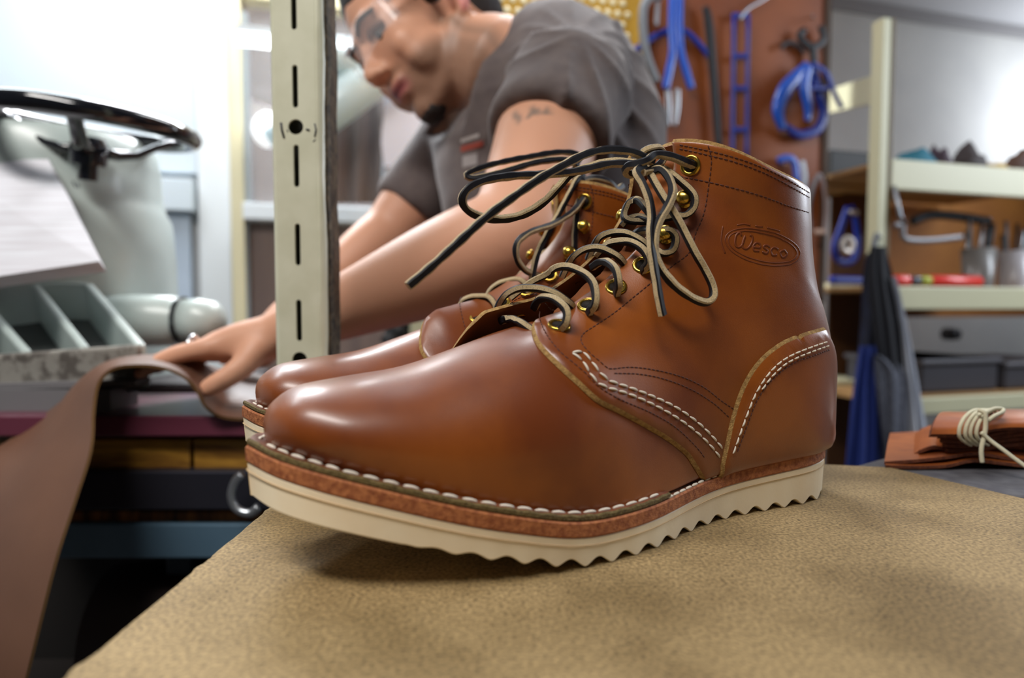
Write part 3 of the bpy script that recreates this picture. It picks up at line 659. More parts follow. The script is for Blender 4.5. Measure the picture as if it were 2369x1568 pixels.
_x2 = _nt.nodes.new('ShaderNodeMix'); _x2.data_type = 'RGBA'; _x2.blend_type = 'MULTIPLY'; _x2.inputs[0].default_value = .75; _nt.links.new(_x.outputs[2], _x2.inputs[6]); _nt.links.new(_r2.outputs[0], _x2.inputs[7]); _nt.links.new(_x2.outputs[2], _b.inputs['Base Color'])
bm_ = MB()
e1, e2, e3 = atz(1905, 1073, 0), atz(2060, 1080, 0), atz(2369, 1152, 0)
L_ = [(-.133+.0006*noise.noise(Vector((y*60, 0, 3)))+.0004*noise.noise(Vector((y*220, 0, 5)))-.001*(abs(math.sin(y*41))>.995), y, 0) for y in np.linspace(-.3, .52, 260)]
bm_.prism([(p[0], p[1], -.018) for p in L_]+[(.15, e1.y+.02, -.018), (e1.x, e1.y, -.018), (e2.x, e2.y, -.018), (e3.x, e3.y, -.018), (.75, .18, -.018), (.75, -.3, -.018)], (0, 0, .018))
tag(bm_.build('fibreboard_top', M['mdf'], smooth=False, bevel=.0012), 'tan fibreboard shelf top under the pair of boots', 'board')
m_felt = mat('grey_felt', S(92, 90, 94), .95, col2=S(74, 72, 78), scale=90)
mb = MB(); mb.prism([(e2.x-.02, e2.y+.012, -.03), (e3.x, e3.y+.012, -.03), (.9, .19, -.03), (.9, .62, -.03), (.46, .56, -.03), (.31, .50, -.03)], (0, 0, .028))
tag(mb.build('side_bench', m_felt, smooth=False, bevel=.003), 'dark grey bench top beyond the right end of the fibreboard', 'bench')

m_post = mat('cream_enamel', S(216, 215, 190), .42, col2=S(206, 205, 178), scale=40, coat=.4, bump=.12, bscale=60)
m_rust = mat('worn_steel_edge', S(96, 84, 66), .6, metal=.4, col2=S(42, 36, 30), scale=180, bump=.6, bscale=300)
post = thing('slotted_post', 'cream slotted steel upright beside the toe of the boots', 'post', (-.16, .50, -.9))
PX0, PX1 = at(646, 400, .5).x, at(737, 400, .5).x; PY = at(634, 707, .5).y
def slot_plate():            # front flange with real slots and round holes cut through
    zs = []                  # (kind, centre z) from pixel rows
    for yc, h in ((-58, 128), (34, 96), (208, 96), (387, 96), (566, 96), (741, 96)): zs.append(('slot', at(690, yc, .5).z, h/1500*.5, ))
    zs.append(('hole', at(690, 299, .5).z, .0052)); zs.append(('hole', at(690, 832, .5).z, .0052))
    xm = at(691, 400, .5).x; loops = []
    for z in zs:
        if z[0] == 'slot':
            hw, hh = .0021, z[2]/2; L = [(xm+hw*math.cos(a), z[1]+hh-hw+hw*math.sin(a)) for a in np.linspace(0, PI, 7)]+[(xm+hw*math.cos(a), z[1]-hh+hw+hw*math.sin(a)) for a in np.linspace(PI, 2*PI, 7)]
        else: L = [(xm+.0058*math.cos(a), z[1]+.0058*math.sin(a)) for a in np.linspace(0, 2*PI, 20, endpoint=False)]
        loops.append(L)
    top, bot = .62, -.9
    outer = [(PX0, bot), (PX1, bot), (PX1, top), (PX0, top)]
    pts = list(outer); edges = [(0, 1), (1, 2), (2, 3), (3, 0)]
    for L in loops:
        b = len(pts); pts += L; edges += [(b+i, b+(i+1) % len(L)) for i in range(len(L))]
    vs, es, fs, *_ = delaunay_2d_cdt([Vector(p) for p in pts], edges, [], 0, 1e-7)
    V = [tuple(v) for v in vs]; F = []
    for f in fs:
        c = (sum(V[i][0] for i in f)/3, sum(V[i][1] for i in f)/3)
        if any(inside(c, L) for L in loops) or not inside(c, outer): continue
        F.append(tuple(f))
    n = len(V); A = [(x, PY, z) for x, z in V]+[(x, PY+.0022, z) for x, z in V]; FF = F+[tuple(i+n for i in f[::-1]) for f in F]
    cnt = {(a, b) for f in F for a, b in zip(f, f[1:]+f[:1])}
    FF += [(a, a+n, b+n, b) for a, b in cnt if (b, a) not in cnt]
    return A, FF
A, FF = slot_plate(); link('front_flange', A, FF, m_post, post, smooth=False)
mb = MB()                    # rounded corner and side flanges of the channel
R_ = .004
for xs, sgn in ((PX0, 1), (PX1, -1)):
    prof = [(xs, PY), (xs-sgn*R_*.5, PY+.0006), (xs-sgn*R_*.87, PY+.002), (xs-sgn*R_, PY+R_), (xs-sgn*R_, PY+.03), (xs-sgn*(R_-.002), PY+.03), (xs-sgn*(R_-.002), PY+R_), (xs-sgn*R_*.3, PY+.0025), (xs, PY+.0023)]
    if sgn < 0: continue
    mb.prism([(x, y, -.9) for x, y in prof], (0, 0, 1.52))
mb.build('side_flange', m_post, post, smooth='auto')
mb = MB(); mb.box(((PX0+PX1)/2, PY+.016, -.14), (.030, .002, 1.5)); mb.build('slot_shade_strip', mat('slot_shade', S(34, 33, 28), .6), post, smooth=False)  # dark strip added behind the slots so that they look dark inside
mb = MB(); zz = np.linspace(-.9, .62, 90)
def wob(z, k): return .0006*math.sin(z*37+k)+.0004*math.sin(z*91+k*2)
prof = [(PX1-.0008, PY), (PX1+.0022, PY+.0004), (PX1+.0048, PY+.002), (PX1+.0060, PY+.005), (PX1+.0062, PY+.03), (PX1+.0035, PY+.03), (PX1+.0035, PY+.005), (PX1-.0008, PY+.003)]
mb.grid([[(x+(wob(z, i) if 0 < i < 5 else 0), y, z) for i, (x, y) in enumerate(prof)] for z in zz], closed_v=True); mb.build('side_flange', m_post, post)
mb = MB()
for pts, r in (([(650, 284), (652, 300), (657, 318), (653, 304)], .0009), ([(728, 286), (731, 300), (728, 316)], .0006), ([(708, 299), (716, 301)], .0007), ([(664, 300), (666, 305)], .0004), ([(724, 328), (730, 322)], .0003)):
    mb.tube([Vector(atY(x, y, PY))-Vector((0, .0001, 0)) for x, y in pts], r, n=6)
mb.build('ink_mark', mat('pen_mark', S(60, 60, 66), .7), post)
mb = MB(); px_ = PX1+.0062
mb.grid([[(px_+x+wob(z, 3), PY+y, z) for x, y in ((0, .0045), (.0020, .0065), (.0022, .03), (0, .03))] for z in zz], closed_v=True); mb.build('worn_edge', m_rust, post)

# ------------------------------------------------------------------ leather bundle on the grey bench
m_veg = mat('tan_leather', S(176, 100, 48), .42, col2=S(146, 76, 34), scale=40, coat=.3, coat_r=.3)
m_vegedge = mat('cut_leather_edge', S(120, 66, 40), .85, col2=S(84, 42, 26), scale=400)
m_string = mat('pale_string', S(206, 200, 172), .8, bump=.3, bscale=1200)
DB = .445
bun = thing('leather_bundle', 'tied stack of tan leather pieces on the grey bench at the right edge', 'leather', atz(2200, 1085, -.002))
def sheet(mb, path, depth, th_, skew=0.0, mi=0):   # strip: path of pixels at distance DB, reaching back
    P = [at(x, y, d) for x, y, d in cr(path, 6)]; n = len(P)
    G = [[p+Vector((0, 0, th_/2)), p+Vector((skew*.5, depth*.5, th_/2+.002)), p+Vector((skew, depth, th_/2)), p+Vector((skew, depth, -th_/2)), p+Vector((0, 0, -th_/2))] for p in P]
    n0 = len(mb.f); mb.grid(G, mi, closed_v=True)
    k = len(G[0]); b = len(mb.v)-n*k; mb.f += [tuple(b+i for i in range(k)), tuple(b+(n-1)*k+i for i in range(k))]; mb.i += [1, 1]
    for j in range(n0, len(mb.f)-2):                # front face is the cut edge
        if (j-n0) % k == k-1: mb.i[j] = 1
def piece(path, depth, th_, skew=0.0):
    mb = MB(); sheet(mb, path, depth, th_, skew); return mb.build('leather_piece', [m_veg, m_vegedge], bun, smooth='auto', angle=45)
piece([(2046, 1071, .445), (2120, 1066, .445), (2190, 1058, .445), (2260, 1050, .445), (2330, 1060, .445), (2420, 1072, .445)], .10, .0022, .062)
piece([(2048, 1079, .442), (2120, 1081, .442), (2190, 1078, .442), (2250, 1066, .442), (2320, 1072, .442), (2420, 1084, .442)], .10, .0022, .062)
piece([(2110, 1056, .46), (2140, 1042, .46), (2180, 1036, .46), (2260, 1034, .46), (2420, 1036, .46)], .08, .0030, .052)
piece([(2125, 1046, .455), (2160, 1034, .455), (2200, 1042, .455), (2260, 1046, .455), (2420, 1056, .455)], .08, .0025, .052)
for dy in (0, 10, 20, 31):
    piece([(2168+dy*.6, 1010+dy, .45), (2200, 1012+dy, .45), (2260, 1014+dy*.9, .45), (2310, 1004+dy*.9, .45), (2369, 996+dy, .45), (2430, 1000+dy, .45)], .07, .0024, .048)
def curl(x0, x1, yt, yb, d0, skl):
    mb = MB(); G = []
    for x in np.linspace(x0, x1, 16):
        k = (x-x0)/(x1-x0); row = []
        y0 = yb-skl*math.sin(k*PI)*10
        for t in np.linspace(0, 1, 12):
            a = t*PI*.62; y = y0+(yt-y0)*math.sin(a); d = d0+.05*(1-math.cos(a)); row.append(at(x+(1-k)*(1-math.cos(a))*18+(-(1-k)*14*(1-t)+8), y, d))
        G.append(row)
    n = len(G); mb.grid(G, 0)
    mb.grid([[p+Vector((0, .0025, -.0025)) for p in r] for r in G], 1)
    mb.grid([[r[0], r[0]+Vector((0, .0025, -.0025))] for r in G], 1); mb.grid([[p, p+Vector((0, .0025, -.0025))] for p in G[0]], 1)
    return mb.build('leather_piece', [m_veg, m_vegedge], bun)
curl(2160, 2278, 952, 1004, .435, 0); curl(2262, 2440, 946, 1000, .438, 1.2)
mb = MB()
for dx in (0, 14, 26, 40):
    P = [at(2228+dx+18, 1030, .437), at(2222+dx, 1014, .432), at(2220+dx, 990, .430), at(2232+dx, 965, .431), at(2252+dx*1.1, 949, .437), at(2272+dx, 948, .45), at(2280+dx, 958, .46)]
    mb.tube(cr([tuple(p) for p in P], 6), .0013, n=7, flat=.7)
mb.tube(cr([tuple(at(*p)) for p in [(2262, 948, .428), (2278, 956, .426), (2280, 985, .426), (2276, 1010, .426), (2270, 1040, .426), (2272, 1070, .426)]], 6), .0014, n=7)
mb.tube(cr([tuple(at(*p)) for p in [(2270, 1000, .425), (2290, 1018, .424), (2320, 1040, .42), (2360, 1070, .415), (2400, 1098, .41)]], 6), .0013, n=7)
mb.tube(cr([tuple(at(*p)) for p in [(2278, 955, .43), (2300, 945, .436), (2318, 946, .44), (2320, 952, .436), (2300, 962, .43), (2286, 972, .428)]], 6), .0013, n=7)
mb.build('tie_string', m_string, bun)

# ------------------------------------------------------------------ layered cutting bench at the left
cb = thing('cutting_bench', 'layered cutting bench with wood blocks and steel band, left behind the boots', 'bench', (-.2, .8, -.9))
YB = .66
def band(name, y0, y1, m, x0=-60, x1=1150, dy=0.0, depth=.17, bevel=.002, gaps=None, parent=cb):
    mb = MB(); segs = gaps or [(x0, x1)]
    for a, b in segs:
        A, B = atY(a, y0, YB+dy), atY(b, y0, YB+dy); z0, z1 = atY(300, y0, YB+dy).z, atY(300, y1, YB+dy).z
        mb.box(((A.x+B.x)/2, YB+dy+depth/2, (z0+z1)/2), (B.x-A.x, depth, z0-z1))
    return mb.build(name, m, parent, smooth=False, bevel=bevel)
band('bench_top', 962, 1010, mat('maroon_top', S(104, 50, 66), .35, coat=.3), dy=-.015)
m_blk = mat('wood_blocks', S(176, 128, 46), .5, col2=S(104, 66, 20), scale=8, stretch=(2, 2, 12), coat=.3)
band('wood_block', 1016, 1086, m_blk, gaps=[(-60, 120), (124, 438), (446, 760), (766, 1100)])
band('steel_band', 1090, 1180, mat('dark_steel', S(56, 56, 66), .4, metal=.6), dy=-.012)
band('wood_board', 1182, 1214, mat('stained_wood', S(150, 92, 36), .6, col2=S(60, 34, 16), scale=14, stretch=(6, 1, 1)), dy=.005)
band('apron_board', 1212, 1292, mat('blue_grey_paint', S(84, 110, 128), .5, col2=S(70, 96, 116), scale=6), dy=-.004)
mb = MB()
for x in (-330, 405, 1120):
    p = atY(x, 1292, YB+.05); mb.box((p.x, YB+.09, (p.z-.9)/2), (.028, .07, p.z+.9))
    mb.build('leg', mat('bench_leg', S(40, 52, 62), .5), cb, smooth=False, bevel=.003); mb = MB()
mb = MB(); P = [at(x, y, .63) for x, y in cr([(560, 1098), (545, 1112), (536, 1140), (540, 1165), (556, 1182), (580, 1186), (598, 1172)], 6)]
mb.tube(P, .0042, n=10); mb.build('hook', mat('bright_steel', S(196, 200, 206), .3, metal=.9), cb)
mb = MB(); mb.box((-.25, YB+.166, -.52), (.95, .008, .76)); mb.build('back_panel', mat('under_bench_shade', S(26, 22, 20), .8), cb, smooth=False)  # dark sheet added to give the shade of the space under the bench
# lower shelf of the bench with a roll of leather on it
mb = MB(); zs_ = atY(300, 1600, YB+.09).z; mb.box((-.25, YB+.09, zs_-.01), (.95, .16, .02)); mb.build('lower_shelf', mat('dark_shelf', S(36, 30, 28), .7), cb, smooth=False, bevel=.002)
roll = MB(); cR = Vector((-.24, YB+.09, zs_+.0805))
for r in (.08, .060, .040): roll.lathe([(r, -.22), (r, .22), (r-.005, .22), (r-.005, -.22), (r, -.22)], cR+Vector((0, 0, r-.08)) if r == .08 else cR, (1, .10, .0), 40, caps=False)
tag(roll.build('leather_roll', mat('dark_leather_roll', S(40, 22, 16), .6)), 'dark brown leather roll lying on the lower shelf of the cutting bench', 'leather')

# hide draped over the bench edge
m_hide = mat('brown_hide', S(118, 82, 62), .45, col2=S(94, 62, 46), scale=5, bump=.1, bscale=400)
m_flesh = mat('hide_inside', S(96, 56, 30), .9)
E_ = cr([(40, 1640, .50), (75, 1500, .50), (125, 1300, .51), (170, 1160, .53), (207, 1040, .555), (213, 950, .58), (225, 885, .595), (262, 850, .605), (325, 842, .61), (385, 850, .615), (432, 872, .62), (460, 905, .625), (480, 940, .63), (515, 962, .64), (580, 968, .645), (680, 968, .65), (800, 966, .65)], 5)
B_ = cr([(-420, 1500, .58), (-330, 1330, .59), (-200, 1180, .61), (-90, 1085, .63), (0, 1035, .65), (90, 965, .66), (160, 905, .675), (235, 858, .69), (320, 836, .73), (400, 834, .77), (470, 842, .80), (520, 850, .815), (560, 858, .82), (600, 864, .82), (640, 866, .82), (720, 866, .82), (820, 866, .82)], 5)
G = []
for e, b in zip(E_, B_):
    A, Bq = np.array(at(*e)), np.array(at(*b)); row = []
    for t in np.linspace(0, 1, 14):
        p = A*(1-t)+Bq*t; row.append(Vector(p)+Vector((0, 0, .006*math.sin(t*PI)+.004*math.sin(t*9+e[1]*.01)*t)))
    G.append(row)
mb = MB(); mb.grid(G, 0)
th_v = []
for i, r in enumerate(G):
    rr = []
    for j, p in enumerate(r):
        a = G[min(i+1, len(G)-1)][j]-G[max(i-1, 0)][j]; b = r[min(j+1, 13)]-r[max(j-1, 0)]; n = a.cross(b).normalized()
        if n.z < 0 and False: n = -n
        rr.append(p-n*.0028*(1 if a.cross(b).z > 0 or True else -1))
    th_v.append(rr)
mb.grid(th_v, 1); mb.grid([[a[0], b[0]] for a, b in zip(G, th_v)], 2)
tag(mb.build('leather_hide', [m_hide, m_flesh, mat('hide_edge', S(104, 72, 34), .9)]), 'brown leather hide draped over the bench under the hand', 'leather')

# ------------------------------------------------------------------ machine with hand wheel
m_cast = mat('grey_cast_paint', S(190, 202, 198), .38, col2=S(176, 188, 184), scale=8, coat=.35, coat_r=.2)
m_cast2 = mat('speckled_cast', S(150, 146, 138), .6, col2=S(96, 90, 84), scale=90, bump=.3, bscale=300, fac=(.45, .6))
m_black = mat('black_gloss', S(16, 16, 22), .12, coat=.8, coat_r=.05)
mb = MB(); mach = thing('leather_machine', 'grey cast-iron machine with black hand wheel at the left', 'machine', (at(150, 707, 1.0).x, 1.0, -.9))
mb = MB(); ax = at(150, 707, 1.0)
def zY(y, d=1.0): return at(150, y, d).z
prof = [(.001, zY(326)), (.07, zY(326)), (.125, zY(334)), (.133, zY(350)), (.136, zY(400)), (.138, zY(460)), (.142, zY(485)), (.150, zY(510)), (.155, zY(600)), (.157, zY(760)), (.157, -.9)]
mb.lathe([(r, z) for r, z in prof], (ax.x, ax.y, 0), n=64); mb.build('column', m_cast, mach, smooth='auto', angle=40)
mb = MB()
for k, pts in enumerate([[(168, 418), (178, 440)], [(180, 424), (186, 452)], [(172, 432), (186, 436)], [(192, 440), (204, 446), (196, 462), (206, 474)]]):
    P = []
    for x, y in cr(pts, 4):
        r = ray_dir(x, y); a_, b_ = r[0]**2+r[1]**2, -2*(r[0]*ax.x+r[1]*ax.y); c_ = ax.x**2+ax.y**2-.1375**2; t = (-b_-math.sqrt(b_*b_-4*a_*c_))/2/a_; P.append(Vector(CAM+r*t))
    mb.tube(P, .0012, n=6)
mb.build('ink_mark', mat('ink', S(92, 98, 102), .8), mach)
wc = at(208, 287, .87); tilt = Matrix.Rotation(math.radians(6), 3, 'Y') @ Matrix.Rotation(math.radians(3), 3, 'X')
mb = MB(); mb.tube([wc+tilt @ Vector((.124*math.cos(a), .124*math.sin(a), 0)) for a in np.linspace(0, 2*PI, 64, endpoint=False)], .0125, n=16, closed=True); mb.build('wheel_rim', m_black, mach)
for a in (-1.15, .95, 3.1):
    d = Vector((math.cos(a), math.sin(a), 0)); mb = MB()
    mb.tube([wc+tilt @ (d*r+Vector((0, 0, z))) for r, z in ((.012, -.034), (.035, -.035), (.06, -.030), (.085, -.014), (.105, -.004), (.120, 0))], [.013, .012, .010, .009, .009, .010], n=10, flat=.6); mb.build('spoke', m_black, mach)
mb = MB(); mb.lathe([(.001, -.055), (.022, -.055), (.024, -.03), (.018, -.018), (.001, -.016)], wc, tilt @ Vector((0, 0, 1)), 24); mb.lathe([(.012, -.075), (.012, -.05)], wc, tilt @ Vector((0, 0, 1)), 16); mb.build('wheel_hub', m_black, mach, smooth='auto')
mb = MB(); p0, p1 = at(255, 742, .90), at(520, 742, .90); L = (p1-p0).length
mb.lathe([(.034, 0), (.036, L*.2), (.035, L*.56), (.031, L*.60), (.031, L*.62)], p0, p1-p0, 32); mb.build('spindle_housing', m_cast, mach, smooth='auto')
mb = MB(); mb.lathe([(.031, L*.61), (.0335, L*.62), (.0335, L*.65), (.030, L*.65)], p0, p1-p0, 32); mb.build('spindle_seal', m_black, mach, smooth='auto')
mb = MB(); mb.lathe([(.030, L*.65), (.031, L*.8), (.027, L*.92), (.016, L*.985), (.001, L)], p0, p1-p0, 32); mb.build('spindle_cap', m_cast, mach)
mb = MB(); q = at(330, 930, .95); mb.box((q.x, .99, q.z), (.27, .20, .07)); mb.box((q.x-.06, 1.0, (q.z-.04-.9)/2), (.10, .12, q.z-.04+.9)); mb.build('machine_base', mat('dark_base', S(36, 24, 28), .5), mach, smooth=False, bevel=.006)
# tray
tr = thing('parts_tray', 'grey speckled cast tray with open compartments at the left edge', 'tray', at(130, 850, .75))
def wallseg(mb, a, b, h, w, drop=(0, 0, -1), mi=0):
    a, b = Vector(a), Vector(b); d = (b-a).normalized(); dn = Vector(drop); s_ = d.cross(dn).normalized()*w/2
    v = [a+s_, b+s_, b-s_, a-s_]; mb.add([*v, *[p+dn*h for p in v]], [(0, 1, 2, 3), (7, 6, 5, 4), (0, 4, 5, 1), (1, 5, 6, 2), (2, 6, 7, 3), (3, 7, 4, 0)], mi)
FR, FL_, BR_, BL_ = at(326, 796, .70), at(-90, 826, .70), at(205, 655, .86), at(-130, 648, .86)
dn = (0, .12, -.99)
mb = MB(); wallseg(mb, FL_, FR, .048, .010, dn); mb.build('front_wall', m_cast2, tr, smooth=False, bevel=.003)
mb = MB(); wallseg(mb, BL_, BR_, .05, .009, dn); wallseg(mb, BR_, FR, .05, .010, dn); wallseg(mb, at(-90, 650, .86), at(-60, 826, .70), .05, .010, dn); mb.build('rim', m_cast, tr, smooth=False, bevel=.003)
mb = MB(); wallseg(mb, at(82, 655, .86), at(196, 800, .705), .045, .009, dn); wallseg(mb, at(-75, 655, .86), at(62, 810, .705), .045, .009, dn)
mb.build('divider', m_cast, tr, smooth=False, bevel=.003)
mb = MB(); D_ = Vector(dn)*.048; mb.add([FL_+D_, FR+D_, BR_+D_, BL_+D_, FL_+D_*1.08, FR+D_*1.08, BR_+D_*1.08, BL_+D_*1.08], [(0, 1, 2, 3), (7, 6, 5, 4), (0, 4, 5, 1), (1, 5, 6, 2), (2, 6, 7, 3), (3, 7, 4, 0)]); mb.build('tray_floor', mat('dark_cast', S(84, 88, 86), .6), tr, smooth=False)
mb = MB(); wallseg(mb, at(-90, 888, .695), at(330, 876, .695), .006, .03, (0, 0, -1)); mb.box((at(100, 880, .72).x, .70, (at(100, 890, .695).z-.002)/2-.003), (.2, .05, at(100, 890, .695).z+.002)); mb.build('tray_stand', mat('tray_stand', S(120, 118, 120), .5), tr, smooth=False)
# paper pad
m_paper = mat('white_paper', S(240, 242, 246), .6)
pad = thing('paper_pad', 'white pad of forms lying tilted on the grey tray', 'paper', at(80, 560, .74))
tl, trr, br_, bl = at(-160, 372, .86), at(112, 368, .86), at(230, 604, .71), at(-160, 662, .71)
nrm_ = (trr-tl).cross(bl-tl).normalized(); nrm_ = nrm_ if nrm_.z > 0 else -nrm_
T_ = -nrm_*.016
mb = MB(); mb.add([tl, trr, br_, bl, tl+T_, trr+T_, br_+T_, bl+T_], [(0, 1, 2, 3), (7, 6, 5, 4), (0, 4, 5, 1), (1, 5, 6, 2), (2, 6, 7, 3), (3, 7, 4, 0)], 0)
mb.build('sheets', mat('paper_stack', S(238, 240, 246), .6, col2=S(206, 200, 206), scale=400, stretch=(.02, .02, 1), fac=(.2, .8)), pad, smooth=False)
def onpad(u, v, e=.0004): return tl*(1-u)*(1-v)+trr*u*(1-v)+br_*u*v+bl*(1-u)*v+nrm_*e
for col, v0, u0, u1 in ((S(196, 206, 140), .45, .2, .86), (S(140, 186, 130), .50, .2, .80), (S(204, 208, 150), .69, .2, .78), (S(190, 196, 216), .60, .2, .9), (S(214, 210, 180), .78, .2, .7)):
    mb = MB(); mb.add([onpad(u0, v0), onpad(u1, v0), onpad(u1, v0+.018), onpad(u0, v0+.018)], [(0, 1, 2, 3)]); mb.build('ruled_line', mat('ruled_line', col, .7), pad, smooth=False)
mb = MB(); mb.box((at(20, 960, 1.15).x, 1.25, -.53), (.28, .2, .74)); mb.box((at(20, 960, 1.15).x, 1.25, -.155), (.30, .22, .012))
tag(mb.build('white_cabinet', m_pan, smooth=False, bevel=.004), 'low white cabinet behind the machine tray, left edge', 'cabinet')
# ------------------------------------------------------------------ the man at the bench
skin_l = S(214, 158, 128)
m_skin = mat('skin', skin_l, .48, spec=.4, bump=.12, bscale=500)
_nt = m_skin.node_tree; _a = _nt.nodes.new('ShaderNodeAttribute'); _a.attribute_name = 'tint'; _nt.links.new(_a.outputs['Color'], _nt.nodes['Principled BSDF'].inputs['Base Color'])
_nt.nodes['Principled BSDF'].inputs['Subsurface Weight'].default_value = .08; _nt.nodes['Principled BSDF'].inputs['Subsurface Radius'].default_value = (.01, .004, .002)
m_hair = mat('dark_hair', S(40, 30, 26), .7, col2=S(24, 18, 16), scale=200, bump=.6, bscale=600)
m_shirt = mat('taupe_shirt', S(98, 86, 83), .9, col2=S(88, 77, 76), scale=60, sheen=.2)
man = thing('person', 'man in a taupe T-shirt and clear safety glasses bending over the leather, arm reaching left', 'person', (.10, .95, -.9))
def unit(v): return Vector(v).normalized()
F3 = unit((-.68, -.49, -.52)); U3 = unit((-.60, .06, .79)); U3 = (U3-F3*U3.dot(F3)).normalized(); S3 = F3.cross(U3)
if S3.y > 0: S3 = -S3       # towards the camera: his left side
HC = at(862, 76, .79)-(F3*.090+S3*.032+U3*.020)      # between the ears
def H(f, s, u): return HC+F3*f+S3*s+U3*(u if u > -.025 else -.025+(u+.025)*.84)
hm = Matrix((F3, S3, U3)).transposed()
sk = MB()
ellipsoid(sk, H(-.012, 0, .050), (.098, .074, .088), hm, 32, 20)       # cranium
ellipsoid(sk, H(.045, 0, .000), (.050, .058, .075), hm, 24, 16)        # face block
ellipsoid(sk, H(.048, 0, -.050), (.042, .046, .052), hm, 24, 16)       # mouth and jaw
ellipsoid(sk, H(.072, 0, -.090), (.020, .022, .020), hm, 16, 12)       # chin
limb(sk, [(H(.062, .018, -.090), .014), (H(.030, .050, -.062), .015), (H(.006, .060, -.030), .014)]); limb(sk, [(H(.062, -.018, -.090), .014), (H(.030, -.050, -.062), .015), (H(.006, -.060, -.030), .014)])
ellipsoid(sk, H(.080, 0, .040), (.016, .050, .014), hm, 20, 10)        # brow ridge
ellipsoid(sk, H(.066, .040, -.012), (.020, .018, .022), hm); ellipsoid(sk, H(.066, -.040, -.012), (.020, .018, .022), hm)   # cheekbones
for sd in (1, -1): ellipsoid(sk, H(.046, sd*.044, -.034), (.036, .016, .030), hm, 18, 12)
limb(sk, [(H(.091, 0, .024), .0075), (H(.101, 0, .004), .0085), (H(.111, 0, -.012), .0095)])       # nose
ellipsoid(sk, H(.101, .011, -.017), (.010, .0075, .008), hm); ellipsoid(sk, H(.101, -.011, -.017), (.010, .008, .008), hm)
ellipsoid(sk, H(.089, 0, -.042), (.013, .023, .008), hm); ellipsoid(sk, H(.086, 0, -.060), (.013, .021, .008), hm)   # lips
limb(sk, [(H(-.025, 0, -.01), .060), (H(-.040, 0, -.070), .057), (at(1140, 155, .825), .064), (at(1215, 190, .86), .072)], 24)  # neck
for sd in (1, -1):
    limb(sk, [(H(-.012, sd*.076, .026), .007), (H(-.020, sd*.086, .018), .007), (H(-.022, sd*.088, .000), .007), (H(-.012, sd*.084, -.018), .007), (H(-.004, sd*.078, -.026), .0075)], 10)
    ellipsoid(sk, H(-.010, sd*.078, -.002), (.012, .005, .022), hm)
SH1, EL1, WR1 = at(1300, 218, .735), at(1195, 548, .60), at(625, 782, .69)
limb(sk, [(SH1, .062), (SH1.lerp(EL1, .35), .056), (SH1.lerp(EL1, .7), .049), (EL1, .045)], 24)
limb(sk, [(EL1, .045), (EL1.lerp(WR1, .12), .048), (EL1.lerp(WR1, .32), .0445), (EL1.lerp(WR1, .6), .035), (EL1.lerp(WR1, .85), .027), (WR1, .0255)], 24)
SH2, EL2, WR2 = at(1085, 300, .98), at(905, 540, .95), at(700, 700, .86)
limb(sk, [(SH2, .058), (SH2.lerp(EL2, .5), .052), (EL2, .043)], 20)
limb(sk, [(EL2, .043), (EL2.lerp(WR2, .3), .040), (EL2.lerp(WR2, .7), .030), (WR2, .025)], 20)
HD2 = at(600, 812, .80)
limb(sk, [(WR2, .025), (WR2.lerp(HD2, .5), .027), (HD2, .022)])
for k in range(4):
    a = HD2+Vector((.006, -.012+.012*k, .004)); limb(sk, [(a, .010), (a+Vector((-.025, 0, -.004)), .0095), (a+Vector((-.045, 0, -.014)), .0085)], 10)
limb(sk, [(WR2.lerp(HD2, .6)+Vector((0, -.02, -.005)), .011), (HD2+Vector((0, -.034, -.012)), .0095), (HD2+Vector((-.014, -.040, -.018)), .0085)], 10)
# near hand, pressing on the hide
PM = at(505, 800, .695)
limb(sk, [(WR1+Vector((0, -.008, 0)), .024), (WR1.lerp(PM, .5)+Vector((0, -.012, 0)), .021), (PM+Vector((0, -.020, -.002)), .015)]); limb(sk, [(WR1+Vector((0, .010, 0)), .024), (WR1.lerp(PM, .5)+Vector((0, .014, 0)), .022), (PM+Vector((0, .022, 0)), .016)])
limb(sk, [(WR1, .025), (WR1.lerp(PM, .5), .023), (PM, .017)])
for k, (yo, ln, dz) in enumerate([(-.030, .072, 0), (-.010, .082, .002), (.012, .078, .001), (.033, .064, -.003)]):
    b = PM+Vector((.004, yo, dz)); limb(sk, [(b, .0105), (b+Vector((-ln*.45, 0, -.0075)), .0098), (b+Vector((-ln*.75, 0, -.017)), .0090), (b+Vector((-ln, .001, -.0262)), .0078)], 12)
limb(sk, [(at(590, 812, .665), .016), (at(560, 848, .655), .013), (at(520, 876, .648), .0115), (at(480, 898, .645), .0100)], 14)
# trunk (under the clothes) and legs, so that the figure is whole
CH, BE, HP = at(1240, 250, .875), at(1315, 500, .90), at(1370, 780, .93)
limb(sk, [(CH, .105), (BE, .110), (HP, .120)], 28)
limb(sk, [(SH1, .058), (CH, .09), (SH2, .056)], 20)
KN1, KN2 = Vector((HP.x-.04, .84, -.42)), Vector((HP.x-.02, 1.06, -.42))
for kn, y in ((KN1, .84), (KN2, 1.06)):
    limb(sk, [(Vector((HP.x, y, HP.z-.03)), .088), (kn, .060), (Vector((kn.x+.05, y, -.84)), .042)], 20); limb(sk, [(Vector((kn.x+.07, y, -.865)), .034), (Vector((kn.x-.12, y, -.872)), .027)], 14)
hp_, jw, ch_, lp = np.array(H(0, 0, 0)), None, None, None
hF, hS, hU = np.array(F3), np.array(S3), np.array(U3); hc = np.array(HC)
def sstep(x, a, b): t = np.clip((x-a)/(b-a), 0, 1); return t*t*(3-2*t)
